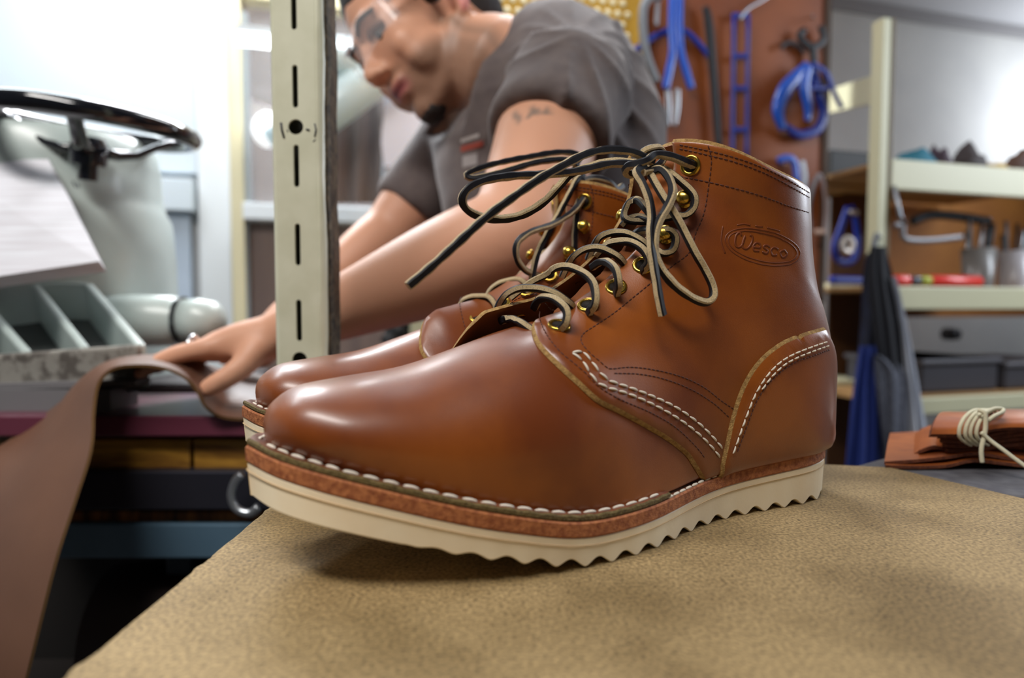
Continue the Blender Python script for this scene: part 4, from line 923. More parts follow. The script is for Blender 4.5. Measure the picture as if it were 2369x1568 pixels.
def tint(co):
    global hc
    d = co-hc; f, s, u = d@hF, d@hS, d@hU; u = np.where(u < -.025, -.025+(u+.025)/.84, u); n = len(co); base = np.tile(np.array(skin_l), (n, 1))
    nn = np.array([noise.noise(Vector(p)*14) for p in co]); base *= (1+.06*nn)[:, None]
    head = (np.linalg.norm(d, axis=1) < .17)
    stub = head*sstep(-u, .020, .050)*sstep(f, .002, .03)*(1-sstep(f, .085, .10)*sstep(u, -.04, -.02))
    stub = np.maximum(stub, head*sstep(-u, -.02, .01)*(1-np.clip(np.abs(f-.012)/.02, 0, 1)))
    stub = np.maximum(stub, .8*head*np.exp(-((u+.030)/.006)**2)*sstep(f, .075, .09))
    base = base*(1-stub[:, None]*.7)+np.array(S(110, 88, 72))*stub[:, None]*.7
    ls = head*np.exp(-((u+.051)/.0105)**2)*sstep(f, .078, .09)*np.exp(-(s/.024)**4); base = base*(1-ls[:, None]*.85)+np.array(S(176, 84, 92))*ls[:, None]*.85
    gap = head*np.exp(-((u+.0505)/.0038)**2)*sstep(f, .078, .088)*np.exp(-(s/.018)**4); base = base*(1-gap[:, None]*.9)+np.array(S(60, 20, 26))*gap[:, None]*.9
    ear = head*(u > -.03)*sstep(np.abs(s), .078, .084)*sstep(-np.abs(f+.012), -.03, -.02); base = base*(1-ear[:, None]*.6)+np.array(S(222, 130, 134))*ear[:, None]*.6
    # tattoo figures on the upper arm
    for cx, cy, ang in ((1196, 298, .4), (1224, 302, -.3), (1238, 288, .9), (1262, 296, 0.1)):
        p = np.array(at(cx, cy, .675)); q = co-p; px = q[:, 0]*math.cos(ang)+q[:, 2]*math.sin(ang); pz = -q[:, 0]*math.sin(ang)+q[:, 2]*math.cos(ang)
        k = np.exp(-(px/.0034)**4-(pz/.0085)**4)*(np.abs(q[:, 1]) < .05); base = base*(1-k[:, None]*.7)+np.array(S(86, 92, 88))*k[:, None]*.7
    return base
body_o = fuse('body', sk, m_skin, man, .0045, 7, tint=tint)
# eyes, brows, hair, beard
for sd in (1, -1):
    mb = MB(); ellipsoid(mb, H(.0755, sd*.031, .019), (.0120, .0125, .0110), hm, 16, 12); mb.build('eye', mat('shaded_eye_white', S(120, 100, 90), .3), man)  # white of the eye darkened to hold the shadow of the upper lid
    mb = MB(); ellipsoid(mb, H(.0845, sd*.032, .014), (.0038, .006, .0055), hm, 12, 8); mb.build('iris', mat('iris', S(40, 26, 20), .2), man)
    mb = MB(); limb(mb, [(H(.0955, sd*.010, .037), .0026), (H(.0945, sd*.030, .042), .0030), (H(.080, sd*.048, .038), .0022)], 8); mb.build('eyebrow', m_hair, man)
    mb = MB(); limb(mb, [(H(.0880, sd*.018, .0235), .0036), (H(.0895, sd*.032, .0245), .0042), (H(.0800, sd*.045, .0205), .0036)], 8); mb.build('shaded_eyelid', mat('shaded_eyelid', S(120, 78, 60), .5), man)  # lid coloured dark, its shadow over the eye painted in
hb = MB(); ellipsoid(hb, H(-.020, 0, .062), (.102, .082, .090), hm, 36, 22)
ellipsoid(hb, H(-.060, 0, .005), (.055, .066, .060), hm, 24, 16)
for sd in (1, -1): limb(hb, [(H(.018, sd*.069, .04), .010), (H(.012, sd*.071, .008), .006)], 10)
fuse('hair', hb, m_hair, man, .005, 3, disp=lambda co, no: np.array([.0018*noise.noise(Vector(p)*140) for p in co]))
bb = MB(); ellipsoid(bb, H(.070, 0, -.100), (.020, .020, .013), hm, 16, 12)
fuse('beard', bb, m_hair, man, .003, 2, disp=lambda co, no: np.array([.0016*noise.noise(Vector(p)*200) for p in co]))
# T-shirt
tb = MB()
NB = at(1195, 160, .85)
limb(tb, [(CH+Vector((-.02, 0, .0)), .120), (CH.lerp(BE, .5), .126), (BE, .124), (HP, .132), (HP+Vector((0, 0, -.06)), .136)], 36)
limb(tb, [(SH1+Vector((.010, .02, .010)), .070), (CH+Vector((.02, -.02, .030)), .098), (CH+Vector((-.02, .03, .02)), .092), (SH2, .062)], 30)
limb(tb, [(NB+Vector((.012, 0, -.006)), .066), (at(1270, 130, .86), .066), (at(1335, 160, .88), .076), (at(1370, 300, .89), .098), (BE+Vector((.03, 0, .0)), .108)], 30)
def sleeve(mb, a, b, ra, rb, n=28):
    mb.tube([a+(b-a)*t for t in (-.25, 0, .25, .5, .75, .92, 1.0)], [ra*.7, ra, ra*1.0, ra*.97, rb, rb*1.01, rb*1.0], n=n)
sleeve(tb, SH1+Vector((.010, .0, .010)), SH1.lerp(EL1, .40), .070, .068)
sleeve(tb, SH2, SH2.lerp(EL2, .80), .062, .058)
limb(tb, [(at(1075, 290, .94), .05), (at(1110, 330, .90), .068), (at(1170, 480, .86), .085)], 24)
def folds(co, no):
    ctr = at(1330, 130, .74); cc_ = at(1166, 176, .84); ax0 = (at(1215, 185, .86)-H(-.040, 0, -.070)).normalized()
    out = np.zeros(len(co)); c = np.array(SH1+Vector((.01, 0, .03)))
    for i, p in enumerate(co):
        d = p-c; r = math.hypot(d[0], d[2]); a = math.atan2(d[2], d[0])
        w = math.exp(-(r/.20)**2)*max(0, 1-max(0, p[1]-c[1]-.03)/.12)
        q = p-np.array(ctr); a2 = math.atan2(q[2], q[0]); r2 = math.hypot(q[0], q[2])
        ridge = 1-abs(math.sin(a2*6+4*noise.noise(Vector(p)*5)))
        kk = min(1, max(0, ((Vector(p)-NB).length-.085)/.05))
        out[i] = kk*.0060*ridge**2*math.exp(-((r2-.09)/.06)**2)+.0035*noise.noise(Vector((p[0]*8+p[2]*8, p[1]*7, (p[2]-p[0])*18)))
        sa = (Vector(p)-cc_).dot(ax0); rad = (Vector(p)-cc_-ax0*sa).length
        if rad < .108 and sa > -.10: out[i] = out[i]*min(1, max(0, sa/.03))-.040*min(1, max(0, -sa/.012+.3))*min(1, (.108-rad)/.025)
    return out
fuse('t_shirt', tb, m_shirt, man, .005, 22, disp=folds)
mb = MB(); nk = []
for a in np.linspace(0, 2*PI, 40, endpoint=False):
    ax_ = (at(1215, 185, .86)-H(-.040, 0, -.070)).normalized(); e1_ = ax_.cross(Vector((0, 1, 0))).normalized(); e2_ = ax_.cross(e1_)
    nk.append(at(1166, 176, .84)+e1_*(.068*math.cos(a))+e2_*(.068*math.sin(a)))
mb.tube(nk, .0065, n=10, closed=True, flat=.7); mb.build('collar', m_shirt, man)
cd = MB(); ccen = SH1.lerp(EL1, .42)
# trousers and shoes
pb = MB()
for kn, y in ((KN1, .84), (KN2, 1.06)): limb(pb, [(Vector((HP.x, y, HP.z-.02)), .100), (kn, .074), (Vector((kn.x+.05, y, -.80)), .062)], 20)
limb(pb, [(Vector((HP.x, .85, HP.z-.04)), .118), (Vector((HP.x, 1.05, HP.z-.04)), .118)], 24)
fuse('trousers', pb, mat('dark_trousers', S(48, 50, 62), .9), man, .008, 6)
for kn, y in ((KN1, .84), (KN2, 1.06)):
    mb = MB(); limb(mb, [(Vector((kn.x+.075, y, -.855)), .040), (Vector((kn.x-.02, y, -.860)), .038), (Vector((kn.x-.13, y, -.868)), .031)], 18); mb.build('shoe', mat('dark_shoe', S(50, 40, 34), .6), man)
# print on the chest of the shirt
ts = [o for o in man.children if o.name.startswith('t_shirt')][0]; _me = ts.data
SB = BVHTree.FromPolygons([tuple(v.co) for v in _me.vertices], [tuple(p.vertices) for p in _me.polygons]); _mi = mat_of(man).inverted() if False else Matrix.Identity(4)
def onshirt(x, y):
    h, n_, i_, d_ = SB.ray_cast(Vector(CAM), Vector(ray_dir(x, y)).normalized()); return None if h is None else h-Vector(ray_dir(x, y)).normalized()*.0012
for nm, col, (x0, x1, y0, y1, sl) in (('shirt_print', S(150, 66, 52), (1066, 1118, 338, 352, -14)), ('shirt_print', S(176, 168, 164), (1066, 1108, 322, 331, -14)), ('shirt_print', S(150, 142, 140), (1070, 1104, 362, 388, -8))):
    G = [[onshirt(x0+(x1-x0)*i/8, y0+(y1-y0)*j/3+sl*i/8) for i in range(9)] for j in range(4)]
    if all(p is not None for r in G for p in r):
        mb = MB(); mb.grid(G); mb.build(nm, mat('print_ink', col, .8), ts)
# ring
mb = MB(); rg = PM+Vector((-.022, -.012, .0)); mb.tube([rg+Vector((.002*math.sin(a), .0112*math.cos(a), .0112*math.sin(a))) for a in np.linspace(0, 2*PI, 24, endpoint=False)], .0022, n=8, closed=True)
tag(mb.build('ring', mat('silver', S(220, 220, 224), .2, metal=.9)), 'silver ring on the finger of the hand pressing the hide', 'ring')
# safety glasses
gl = thing('safety_glasses', 'clear wraparound safety glasses worn by the man', 'glasses', H(.1, 0, .03))
m_clear = mat('clear_plastic', (.9, .95, 1), .05, alpha=.10, spec=.8); m_clear2 = mat('clear_temple', S(236, 242, 250), .1, spec=.8, alpha=.85)
for sd in (1, -1):
    G = []
    for i in range(12):
        t = i/11; a = sd*(.10+t*1.25); row = []
        for j in range(7):
            v = j/6; row.append(H(.052+.062*math.cos(a), .066*math.sin(a)*1.02, .040-.044*v*(1-.35*t)-.004*t))
        G.append(row)
    mb = MB(); mb.grid(G); mb.grid([[p+F3*-.0018 for p in r] for r in G]); mb.build('lens', m_clear, gl)
    e = G[-1]
    mb = MB(); limb(mb, [(e[1], .0034), (H(.04, sd*.077, .032), .0036), (H(.0, sd*.082, .030), .0034), (H(-.02, sd*.082, .018), .003)], 10); mb.build('temple', m_clear2, gl)
    mb = MB(); mb.tube([r[0]+F3*.0008 for r in G], .0013, n=8); mb.build('frame', m_clear, gl)
mb = MB(); mb.tube([H(.114, s, .030) for s in (-.008, 0, .008)], .003, n=8); mb.build('bridge', m_clear2, gl)
# ------------------------------------------------------------------ perforated tool board behind the man
m_board = mat('pegboard_brown', S(146, 74, 18), .6, col2=S(116, 54, 12), scale=4)
_nt = m_board.node_tree; _b = _nt.nodes['Principled BSDF']; _src = _b.inputs['Base Color'].links[0].from_socket; _vec = [n for n in _nt.nodes if n.type == 'MAPPING'][0].outputs[0]
PO = .98                     # board plane in front of the wall
pgo = wpt(1500, 300, PO)
mb = MB(); wbox(mb, 1240, -340, 1914, 700, PO, .006)
peg = thing('tool_board', 'brown hardboard tool panel hanging behind the man, blue tools on it', 'board', (pgo.x, pgo.y, -.9)); mb.build('panel', m_board, peg, smooth=False)
m_gold = mat('lit_gold_panel', S(186, 142, 48), .45)  # lit part of the board, its light put into the gold colour
m_dot = mat('peg_hole_light', S(236, 226, 186), .35)  # bright discs paint in the light that shows at the peg holes
mb = MB(); wbox(mb, 1040, -340, 1492, 150, PO+.012, .006); mb.build('perforated_panel', m_gold, peg, smooth=False)
mb = MB(); p00 = wpt(1095, 12, PO+.0125); dx = .0262
for i in range(15):
    for j in range(-6, 6):
        c = p00+WE*(dx*(i+.5*(j % 2)))+Vector((0, 0, -dx*.95*j)); mb.lathe([(.0001, .0012), (.0062, .0012), (.0075, 0)], c, WN, 12, caps=False)
mb.build('peg_hole_light_dots', m_dot, peg)
mb = MB(); wbox(mb, 1908, -340, 1920, 700, PO+.006, .03); mb.build('board_edge', mat('board_edge', S(70, 50, 34), .8), peg, smooth=False)
mb = MB()
for x in (1300, 1880): 
    p = wpt(x, 690, PO-.02); mb.box((p.x, p.y, (CEIL-.9)/2), (.03, .03, CEIL+.9), WR)
mb.build('upright', mat('dark_upright', S(60, 50, 44), .7), peg, smooth=False)

m_blue = mat('blue_grip', S(24, 82, 186), .35, coat=.4); m_blue2 = mat('dark_blue_paint', S(14, 42, 140), .4)
m_steel = mat('tool_steel', S(150, 152, 156), .35, metal=.9); m_iron = mat('dark_iron', S(34, 32, 34), .5, metal=.3); m_grey = mat('grey_grip', S(118, 120, 124), .5)
def ppt(x, y, o=.02): return wpt(x, y, PO+o)
def flatpath(mb, pts, r, o=.02, flat=.5, mi=0): mb.tube([ppt(x, y, o) for x, y in cr(pts, 6)], [q for q in np.interp(np.linspace(0, 1, (len(pts)-1)*6+1), np.linspace(0, 1, len(r)), r)] if hasattr(r, '__len__') else r, n=10, flat=flat, up=WN)
def hookpeg(par, x, y):
    mb = MB(); mb.tube([ppt(x, y, -.002), ppt(x, y, .03), ppt(x, y-6, .036)], .0022, n=8); mb.build('peg_hook', m_steel, par)
# blue nippers
t = thing('nippers', 'blue-handled steel nippers hanging upside down, nearest the man on the board', 'pliers', ppt(1565, 200), group=None)
for s in (-1, 1):
    mb = MB(); flatpath(mb, [(1566+s*8, -60), (1563+s*9, 60), (1566+s*10, 120), (1568+s*20, 165), (1570+s*30, 205)], [.010, .010, .010, .011, .010], .03); mb.build('handle', m_blue, t)
    mb = MB(); flatpath(mb, [(1556+s*12, 205), (1556+s*10, 250), (1554+s*7, 292)], [.007, .008, .004], .024); mb.build('jaw', m_steel, t)
t = thing('clamp', 'grey curved metal clamp hanging left of the blue nippers', 'clamp', ppt(1500, 120))
mb = MB(); flatpath(mb, [(1530, -10), (1505, -6), (1488, 20), (1488, 80), (1497, 130), (1520, 190)], .011, .03, .7); mb.build('frame', m_grey, t)
mb = MB(); flatpath(mb, [(1522, 0), (1518, 60)], .005, .03); mb.build('screw', m_steel, t)
t = thing('clamp', 'dark blue spread clamp hanging behind the nippers', 'clamp', ppt(1560, 130))
mb = MB(); flatpath(mb, [(1465, 120), (1520, 82), (1580, 70), (1640, 130), (1652, 170)], .008, .014); mb.build('arm', m_blue2, t)
mb = MB(); flatpath(mb, [(1508, 190), (1500, 210), (1510, 218)], .009, .014); mb.build('pad', m_blue2, t)
t = thing('rasp', 'long black rasp hanging between the nippers and the blue bar', 'rasp', ppt(1645, 200))
mb = MB(); flatpath(mb, [(1632, 16), (1640, 60), (1652, 200), (1662, 342)], [.010, .013, .012, .009], .016, .4); mb.build('blade', m_iron, t)
t = thing('slotted_bar', 'long blue slotted bar hanging on the board', 'bar', ppt(1715, 200))
mb = MB()
for x0, x1 in ((1690, 1702), (1722, 1736)): flatpath(mb, [((x0+x1)/2+2, 32), ((x0+x1)/2-2, 380)], .0055, .016, .5)
for y in (36, 130, 205, 300, 372): flatpath(mb, [(1694, y), (1732, y)], .007, .016, .5)
mb.build('frame', m_blue2, t); mb = MB(); flatpath(mb, [(1712, 44), (1730, 20), (1765, 0), (1790, -20)], .0035, .02); mb.build('hanging_wire', m_steel, t)
t = thing('tool_bundle', 'bulky bright blue clamp with dark jaws hanging at the board edge', 'clamp', ppt(1850, 230))
mb = MB()
flatpath(mb, [(1868, 150), (1840, 180), (1815, 210), (1800, 255), (1812, 300)], [.012, .018, .021, .018, .010], .03); mb.build('handle', m_blue, t)
mb = MB(); flatpath(mb, [(1872, 152), (1862, 200), (1870, 250), (1868, 280)], [.012, .017, .014, .008], .036); mb.build('handle', m_blue, t)
mb = MB(); flatpath(mb, [(1880, 155), (1892, 210), (1905, 260), (1890, 300), (1850, 312), (1815, 290)], [.014, .015, .014, .014, .012, .009], .022); mb.build('jaw', m_blue2, t)
mb = MB(); flatpath(mb, [(1880, 148), (1912, 170), (1930, 215), (1948, 250)], .0075, .04); flatpath(mb, [(1868, 205), (1918, 205)], .0065, .036); mb.build('arm', m_blue2, t)
mb = MB(); flatpath(mb, [(1862, 70), (1850, 85), (1880, 110), (1905, 90), (1898, 60)], .010, .02); flatpath(mb, [(1880, 100), (1884, 155)], .012, .02); mb.build('spring', m_iron, t)
hookpeg(t, 1880, 40)
t = thing('hook_tool', 'small dark hook tool on the board left of the blue clamp', 'tool', ppt(1820, 105))
mb = MB(); flatpath(mb, [(1806, 110), (1822, 98), (1845, 104), (1858, 122)], .006, .014); mb.build('hook', m_iron, t)
# lower tools, in front of the panel's foot
t = thing('snips', 'blue and white handled snips low on the board above the boot heel', 'snips', ppt(1840, 400))
mb = MB(); flatpath(mb, [(1800, 372), (1822, 366), (1840, 380), (1846, 450)], .010, .02); mb.build('handle', m_blue, t)
mb = MB(); flatpath(mb, [(1856, 372), (1862, 410), (1858, 450)], .007, .02); mb.build('handle', mat('white_grip', S(200, 210, 220), .4), t)
t = thing('pliers', 'grey-gripped pliers hanging point down beside the boot collar', 'pliers', ppt(1893, 470, .05))
for s in (-1, 1):
    mb = MB(); flatpath(mb, [(1896, 402), (1894+s*12, 430), (1892+s*20, 480), (1890+s*17, 536)], [.005, .006, .0065, .006], .05); mb.build('handle', mat('pink_grey_grip', S(150, 128, 124), .5) if s > 0 else m_grey, t)
mb = MB(); flatpath(mb, [(1884, 536), (1908, 536)], .007, .05); mb.build('cross_piece', mat('pale_grip', S(206, 170, 150), .5), t)

# ------------------------------------------------------------------ shelving at the right
SO = 1.15
shl = thing('shelving', 'cream steel shelving with three levels at the right', 'shelf', (wpt(2180, 700, SO-.2).x, wpt(2180, 700, SO-.2).y, -.9))
m_shelf = mat('cream_steel_shelf', S(206, 202, 168), .45); m_deck = mat('shelf_deck', S(150, 112, 66), .7)
mb = MB(); a = wpt(2033, 300, SO); zt_p = wpt(2043, 48, SO).z
mb.box((a.x, a.y, (zt_p-.9)/2), (.026, .035, zt_p+.9), WR); mb.build('post', m_shelf, shl, smooth=False, bevel=.003)
mb = MB(); mb.box(a+WE*.0185+Vector((0, 0, (zt_p-.9)/2-a.z)), (.010, .036, zt_p+.9), WR); mb.build('post_edge', mat('olive_edge', S(98, 80, 40), .6), shl, smooth=False)
mb = MB(); a2 = wpt(1886, 600, SO-.42); mb.box((a2.x, a2.y, (wpt(1886, 425, SO-.42).z-.9)/2), (.034, .034, wpt(1886, 425, SO-.42).z+.9), WR); mb.build('post', m_shelf, shl, smooth=False, bevel=.003)
def shelfbox(y0, y1, x0=2054, x1=2560, dep=.46, m=m_shelf, name='shelf'):
    A, B = wpt(x0, (y0+y1)/2, SO+.005), wpt(x1, (y0+y1)/2, SO+.005); zt1, zb1 = wpt(x0, y0, SO).z, wpt(x0, y1, SO).z
    mb = MB(); c = (A+B)/2; mb.box((c.x, c.y, (zt1+zb1)/2), ((B-A).length, .022, zt1-zb1), WR); mb.build('shelf_beam', m, shl, smooth=False, bevel=.003)
    mb = MB(); c = (A+B)/2-WN*(dep/2+.012); mb.box((c.x, c.y, zt1-.004), ((B-A).length, dep, .010), WR); mb.build('shelf', m_deck, shl, smooth=False)
    return zt1+.001
Z1 = shelfbox(370, 440); Z2 = shelfbox(662, 716, x0=2050); Z3 = shelfbox(924, 962, x0=2040)
mb = MB(); b1, b2 = wpt(2022, 205, SO-.02), wpt(1912, 236, SO-.34); d_ = (b2-b1); 
G = [[b1+Vector((0, 0, h)), b2+Vector((0, 0, h))] for h in (.034, -.034)]; mb.add([G[0][0], G[0][1], G[1][1], G[1][0], G[0][0]+WE*.01, G[0][1]+WE*.01, G[1][1]+WE*.01, G[1][0]+WE*.01], [(0, 1, 2, 3), (7, 6, 5, 4), (0, 4, 5, 1), (1, 5, 6, 2), (2, 6, 7, 3), (3, 7, 4, 0)]); mb.build('side_beam', m_shelf, shl, smooth=False)
mb = MB(); mb.tube([wpt(2068, 430, SO+.02), wpt(2082, 500, SO+.03), wpt(2094, 520, SO+.03)], .005, n=8); mb.build('bracket', m_steel, shl)
mb = MB(); A = wpt(2040, 330, SO-.50); B = wpt(2560, 330, SO-.50); c = (A+B)/2; zA, zB = wpt(2150, 440, SO-.5).z, wpt(2150, 720, SO-.5).z
mb.box((c.x, c.y, (zA+zB)/2+.03), ((B-A).length, .01, zA-zB+.10), WR); mb.build('back_panel', mat('orange_board', S(176, 112, 40), .6, col2=S(150, 90, 32), scale=5), shl, smooth=False)
for y in (268, 398):
    mb = MB(); mb.lathe([(.0001, .012), (.010, .010), (.010, 0)], wpt(2050, y, SO+.002), WN, 12, caps=False); mb.build('bolt', m_blue2, shl)
# things on the top shelf
def lump(name, cx, w, h, m, label, cat, seed, zoff=Z1, dep=.09, grp=None):
    h *= 1.5; dep = .07; p = wpt(cx, 300, SO-.045); mb = MB(); ww = w/1500*p.y
    G = []
    for i in range(13):
        t = i/12; row = []
        for j in range(15):
            a = PI*j/14; r = math.sin(PI*t)**.6; hh = h/1500*p.y*(.75+.5*noise.noise(Vector((t*3, j*.4, seed))))
            row.append(Vector((p.x, p.y, zoff+.001))+WE*((t-.5)*ww)+WN*(-dep*.5*math.cos(a)*r)+Vector((0, 0, max(0, math.sin(a))*hh*r)))
        G.append(row)
    mb.grid(G); o = mb.build(name, m); return tag(o, label, cat, grp)
m_teal = mat('teal_cloth', S(40, 110, 130), .8); m_dk = mat('dark_leather_scrap', S(50, 38, 36), .7); m_pur = mat('plum_scrap', S(66, 48, 60), .7); m_ol = mat('olive_scrap', S(92, 76, 40), .7); m_br = mat('brown_scrap', S(74, 46, 30), .7)
lump('folded_cloth', 2120, 130, 30, m_teal, 'teal folded cloth on the top shelf next to the post', 'cloth', 1)
lump('leather_scrap', 2172, 60, 40, m_pur, 'plum leather scrap on the top shelf behind the teal cloth', 'leather', 2.2, dep=.05)
lump('leather_scrap', 2245, 100, 42, m_dk, 'nearly black leather scrap in the middle of the top shelf', 'leather', 3.1)
lump('leather_scrap', 2300, 70, 18, mat('yellow_scrap', S(190, 156, 80), .7), 'small yellow scrap on the top shelf between two dark ones', 'leather', 4.4)
lump('leather_scrap', 2375, 130, 50, m_br, 'dark brown leather scrap at the right end of the top shelf', 'leather', 5.7)
# dark goods behind the tool board's right edge
mb = MB(); p = wpt(1955, 700, SO-.36); z0 = zA+.0
def backbox(name, x0, y0, x1, y1, off, dep, m, label, cat):
    mb = MB(); wbox(mb, x0, y0, x1, y1, off, dep); return tag(mb.build(name, m, smooth=False, bevel=.006), label, cat)
side = thing('side_rack', 'dark rack of goods between the tool board and the shelving post', 'rack', (p.x, p.y, -.9))
for y0, y1, nm in ((424, 432, 'shelf'), (655, 668, 'shelf'), (880, 892, 'shelf')):
    mb = MB(); wbox(mb, 1918, y0, 2014, y1, SO-.25, .22); mb.build(nm, m_shelf if y0 > 500 else m_deck, side, smooth=False)
mb = MB(); q = wpt(1966, 700, SO-.38); mb.box((q.x, q.y, (wpt(1966, 430, SO-.38).z-.9)/2), (.16, .01, wpt(1966, 430, SO-.38).z+.9), WR); mb.build('back_board', mat('brown_back', S(92, 56, 26), .7), side, smooth=False)
backbox('carton', 1920, 348, 2012, 423, SO-.26, .16, mat('dark_box', S(18, 16, 14), .6), 'dark box on the rack right of the tool board', 'box')
t = thing('bar_clamp', 'dark blue clamp with steel ring hanging on the rack behind the boot', 'clamp', wpt(1958, 540, SO-.22))
def wp(mb, pts, r, o, flat=.6): mb.tube([wpt(x, y, o) for x, y in cr(pts, 6)], r, n=10, flat=flat, up=WN)
mb = MB(); wp(mb, [(1962, 480), (1945, 530), (1930, 575), (1945, 605), (1975, 600), (1985, 560), (1978, 500), (1968, 478)], .010, SO-.20); mb.build('frame', m_blue2, t)
mb = MB(); wp(mb, [(1950, 560), (1962, 550), (1974, 562), (1968, 582), (1952, 578), (1950, 560)], .008, SO-.18); wp(mb, [(1966, 490), (1985, 492)], .007, SO-.19); mb.build('ring', mat('bright_ring', S(210, 200, 190), .3, metal=.6), t)
mb = MB(); wp(mb, [(1922, 648), (2005, 650)], .012, SO-.20); tag(mb.build('blue_bar', m_blue2), 'short dark blue bar lying on the rack shelf behind the boot', 'bar')
# second shelf
t = thing('screwdriver', 'red and yellow-green screwdriver lying on the middle shelf', 'screwdriver', wpt(2160, 645, SO-.02))
def lay(mb, x0, x1, r, y=645): mb.lathe([(r*.7, 0), (r, .004), (r, (wpt(x1, y, SO-.03)-wpt(x0, y, SO-.03)).length-.004), (r*.7, (wpt(x1, y, SO-.03)-wpt(x0, y, SO-.03)).length)], Vector((wpt(x0, y, SO-.03).x, wpt(x0, y, SO-.03).y, Z2+.0155)), WE, 20)
m_red = mat('red_plastic', S(226, 54, 44), .35, coat=.3)
mb = MB(); lay(mb, 2152, 2266, .015); mb.build('handle', m_red, t)
mb = MB(); lay(mb, 2128, 2152, .012); mb.build('collar', mat('yellow_green', S(170, 176, 50), .4), t)
mb = MB(); lay(mb, 2102, 2128, .012); mb.build('ferrule', mat('slate_plastic', S(52, 62, 74), .4), t)
mb = MB(); lay(mb, 2064, 2102, .014); mb.build('cap', m_red, t)
def cup(x, y0, w, cols, label, op):
    p = wpt(x, 640, SO-.08); r = w/2/1500*p.y; h = (wpt(x, y0, SO-.08).z-Z2)
    c = thing('tool_cup', label, 'cup', (p.x, p.y, Z2)); mb = MB(); mb.lathe([(r*.85, .001), (r, h*.55), (r-.003, h*.55), (r*.82, .006), (.0001, .006)], (p.x, p.y, Z2), n=28, caps=False); mb.build('cup', op, c)
    for k, cc in enumerate(cols):
        a = k*2.4; mb = MB(); b = Vector((p.x+r*.4*math.cos(a), p.y+r*.4*math.sin(a), Z2+.008)); tp = Vector((p.x+r*.8*math.cos(a), p.y+r*.6*math.sin(a), Z2+h*(.9+.1*math.sin(k*5))))
        mb.tube([b, b.lerp(tp, .6), tp], [.003, .0045, .005], n=8); mb.build('hand_tool', cc, c)
cup(2262, 500, 70, [m_iron, m_steel, m_iron, m_steel, m_grey, m_iron], 'grey plastic cup of dark tools on the middle shelf, left one', mat('smoky_cup', S(120, 116, 112), .3))
cup(2345, 510, 66, [m_iron, m_iron, m_steel, m_iron, m_grey], 'pale plastic cup of black-handled tools on the middle shelf, right one', mat('pale_cup', S(176, 170, 172), .3))
t = thing('hand_press', 'grey steel angle tool with long black grip under the top shelf', 'tool', wpt(2150, 545, SO-.06))
mb = MB(); wp(mb, [(2070, 522), (2088, 522), (2094, 552), (2150, 556), (2225, 548)], .0085, SO-.05); mb.build('frame', mat('dull_steel', S(130, 128, 130), .5, metal=.5), t)
mb = MB(); wp(mb, [(2110, 512), (2150, 498), (2210, 500), (2290, 512)], .013, SO-.10); mb.build('grip', m_iron, t)
# third shelf: grey bins, wall behind
m_bin = mat('dark_grey_bin', S(62, 60, 66), .5)
def binbox(x0, x1, y0, label):
    b = thing('storage_bin', label, 'bin', wpt((x0+x1)/2, 920, SO-.1)); A, B = wpt(x0, 870, SO-.04), wpt(x1, 870, SO-.04); z0, z1 = Z3, wpt(x0, y0, SO-.04).z; c = (A+B)/2-WN*.14
    mb = MB(); mb.box((c.x, c.y, (z0+z1)/2), ((B-A).length, .26, z1-z0-.002), WR); mb.build('tub', m_bin, b, smooth=False, bevel=.008)
    mb = MB(); mb.box((c.x, c.y, z1-.008), ((B-A).length+.012, .275, .014), WR); mb.build('rim', mat('bin_rim', S(84, 82, 88), .5), b, smooth=False, bevel=.004)
binbox(2140, 2318, 832, 'dark grey storage bin on the lower shelf, beside the hanging apron'); binbox(2334, 2520, 838, 'dark grey storage bin on the lower shelf at the right edge')
mb = MB(); mb.lathe([(.0001, .05), (.018, .05), (.022, .03), (.022, 0)], wpt(2186, 772, SO-.50), WN, 20); tag(mb.build('wall_knob', m_iron), 'round black knob on the pale wall above the grey bins', 'knob')
# apron
ap = thing('apron', 'dark navy apron with mesh pocket and pale strap hanging from the shelving post', 'apron', wpt(2050, 700, SO+.08))
m_navy = mat('navy_cloth', S(22, 26, 48), .9, col2=S(16, 18, 34), scale=30); m_bl = mat('blue_cloth', S(28, 48, 120), .85)
m_mesh = mat('grey_mesh', S(104, 106, 118), .85, col2=S(52, 54, 66), scale=260); m_pale = mat('pale_cloth', S(190, 192, 200), .85, col2=S(150, 154, 166), scale=14, stretch=(3, 3, .4))
def cloth(name, rows, m, o, amp=.008, par=ap, fr=5, n=22, ph=0):
    G = []
    R = cr([(y, a, b) for y, a, b in rows], 6)
    for y, a, b in R:
        row = []
        for j in range(n):
            t = j/(n-1); row.append(wpt(a+(b-a)*t, y, o+amp*math.sin(t*fr*PI+y*.006+ph)+.012*math.sin(t*PI)))
        G.append(row)
    mb = MB(); mb.grid(G); mb.grid([[p-WN*.003 for p in r] for r in G]); mb.grid([[r[0], r[0]-WN*.003] for r in G]); mb.grid([[r[-1], r[-1]-WN*.003] for r in G]); return mb.build(name, m, par)
cloth('bib', [(585, 2008, 2052), (640, 1998, 2066), (760, 1992, 2092), (900, 1978, 2112), (1000, 1968, 2120), (1200, 1955, 2135), (1400, 1950, 2140)], m_navy, SO+.06)
cloth('skirt', [(800, 1992, 2030), (900, 1976, 2030), (1000, 1966, 2036), (1200, 1950, 2042), (1400, 1946, 2050)], m_bl, SO+.085, ph=1)
cloth('mesh_pocket', [(820, 2024, 2034), (860, 2024, 2094), (940, 2034, 2098), (1010, 2044, 2092), (1050, 2050, 2082), (1120, 2055, 2078)], m_mesh, SO+.105, .004)
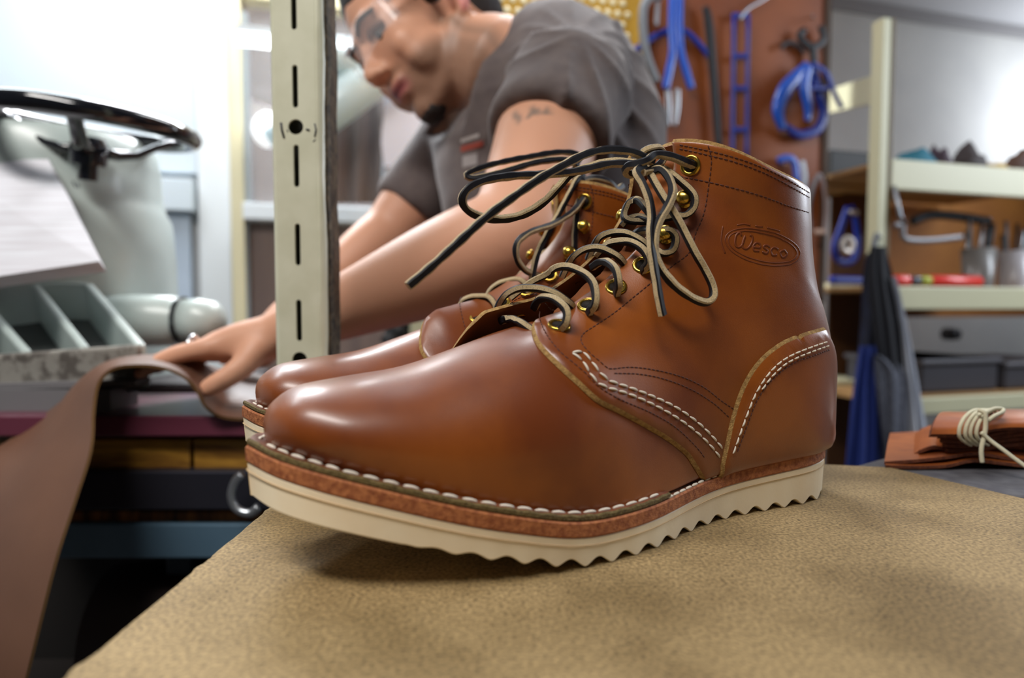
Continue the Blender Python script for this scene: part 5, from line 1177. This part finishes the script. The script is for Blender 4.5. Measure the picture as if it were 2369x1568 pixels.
cloth('pale_panel', [(640, 2062, 2074), (720, 2078, 2092), (840, 2090, 2116), (960, 2098, 2138), (1040, 2100, 2152), (1200, 2100, 2160)], m_pale, SO+.095, .008, ph=2)
cloth('pocket', [(570, 2016, 2050), (640, 2008, 2060), (760, 2020, 2084), (860, 2040, 2092), (880, 2060, 2088)], mat('black_cloth', S(14, 14, 22), .9), SO+.10, .003)
mb = MB(); wp(mb, [(2030, 540), (2022, 566), (2030, 592)], .008, SO+.035); mb.tube([wpt(2036, 548, SO), wpt(2036, 548, SO+.05)], .004, n=8); mb.build('strap', m_grey, ap)

# ------------------------------------------------------------------ behind the man: lamp, duct, paper, dark curtain, low shelf
lamp = thing('tube_lamp', 'white tube lamp seen through the booth window', 'lamp', wpt(690, 98, .40))
m_glow = mat('lamp_glow', (1, 1, 1), .5, emit=((.92, .97, 1), 4.0))
mb = MB(); wbox(mb, 548, 84, 812, 112, .42, .03); mb.build('diffuser', m_glow, lamp, smooth=False, bevel=.006)
mb = MB(); wbox(mb, 545, 70, 816, 84, .43, .05); mb.build('housing', m_sill, lamp, smooth=False)
mb = MB(); a, b = wpt(960, 110, .52), wpt(640, 345, .52); mb.tube([a, a.lerp(b, .5), b], [.055, .058, .055], n=24)
mb.tube([wpt(700, 128, .52), wpt(850, 150, .52)], .045, n=20)
tag(mb.build('duct', mat('pale_duct', S(206, 226, 230), .35, coat=.4)), 'pale slanting metal duct behind the man\'s face', 'duct')
mb = MB(); ellipsoid(mb, wpt(618, 300, .26), (.045, .04, .055)); tag(mb.build('white_blob', mat('glowing_white', S(244, 246, 250), .5, emit=((1, 1, 1), .8))), 'round glowing white blob left of the slotted post', 'lamp')  # glowing ball added for an unidentified bright blob, no known lamp
mb = MB(); G = []
for y in np.linspace(205, 470, 10):
    G.append([wpt(775+(j/11)*118-(y-205)*.05, y, .36+.018*math.sin(j*1.3)) for j in range(12)])
mb.grid(G); mb.grid([[p-WN*.004 for p in r] for r in G]); tag(mb.build('curtain', mat('taupe_curtain', S(112, 100, 96), .8)), 'dark taupe curtain hanging between the post and the white sheet', 'curtain')
mb = MB(); G = []
for i in range(8):
    G.append([wpt(886+(j/7)*150+4*math.sin(i), 196+i*27, .44+.006*math.sin(j*.9+i*.5)) for j in range(8)])
mb.grid(G); mb.grid([[p-WN*.0015 for p in r] for r in G]); tag(mb.build('paper_sheet', mat('blueish_paper', S(226, 232, 250), .7)), 'white sheet of paper hanging below the man\'s chin', 'paper')
rack = thing('low_shelf_unit', 'cream shelf unit seen under the man\'s forearm', 'shelf', wpt(1000, 760, .6))
ry = .62
mb = MB()
for x in (965, 1215): 
    q = wpt(x, 800, ry); zt2 = wpt(x, 672, ry).z; mb.box((q.x, q.y, (zt2-.9)/2), (.036, .03, zt2+.9), WR); mb.build('post', m_shelf, rack, smooth=False); mb = MB()
wbox(mb, 905, 672, 1300, 698, ry+.01, .30); mb.build('shelf', m_shelf, rack, smooth=False); mb = MB(); wbox(mb, 905, 800, 1300, 818, ry+.01, .30); mb.build('shelf', m_shelf, rack, smooth=False)
mb = MB(); ellipsoid(mb, wpt(925, 765, ry-.08), (.045, .04, .038)); ellipsoid(mb, wpt(905, 785, ry-.04), (.03, .03, .022)); tag(mb.build('dark_rags', m_iron), 'black bundle on the low shelf under the forearm', 'cloth')
mb = MB(); wbox(mb, 1030, 735, 1110, 800, ry-.06, .10); tag(mb.build('carton', mat('brown_box', S(120, 96, 60), .7), smooth=False), 'small brown box on the low shelf behind the boot laces', 'box')
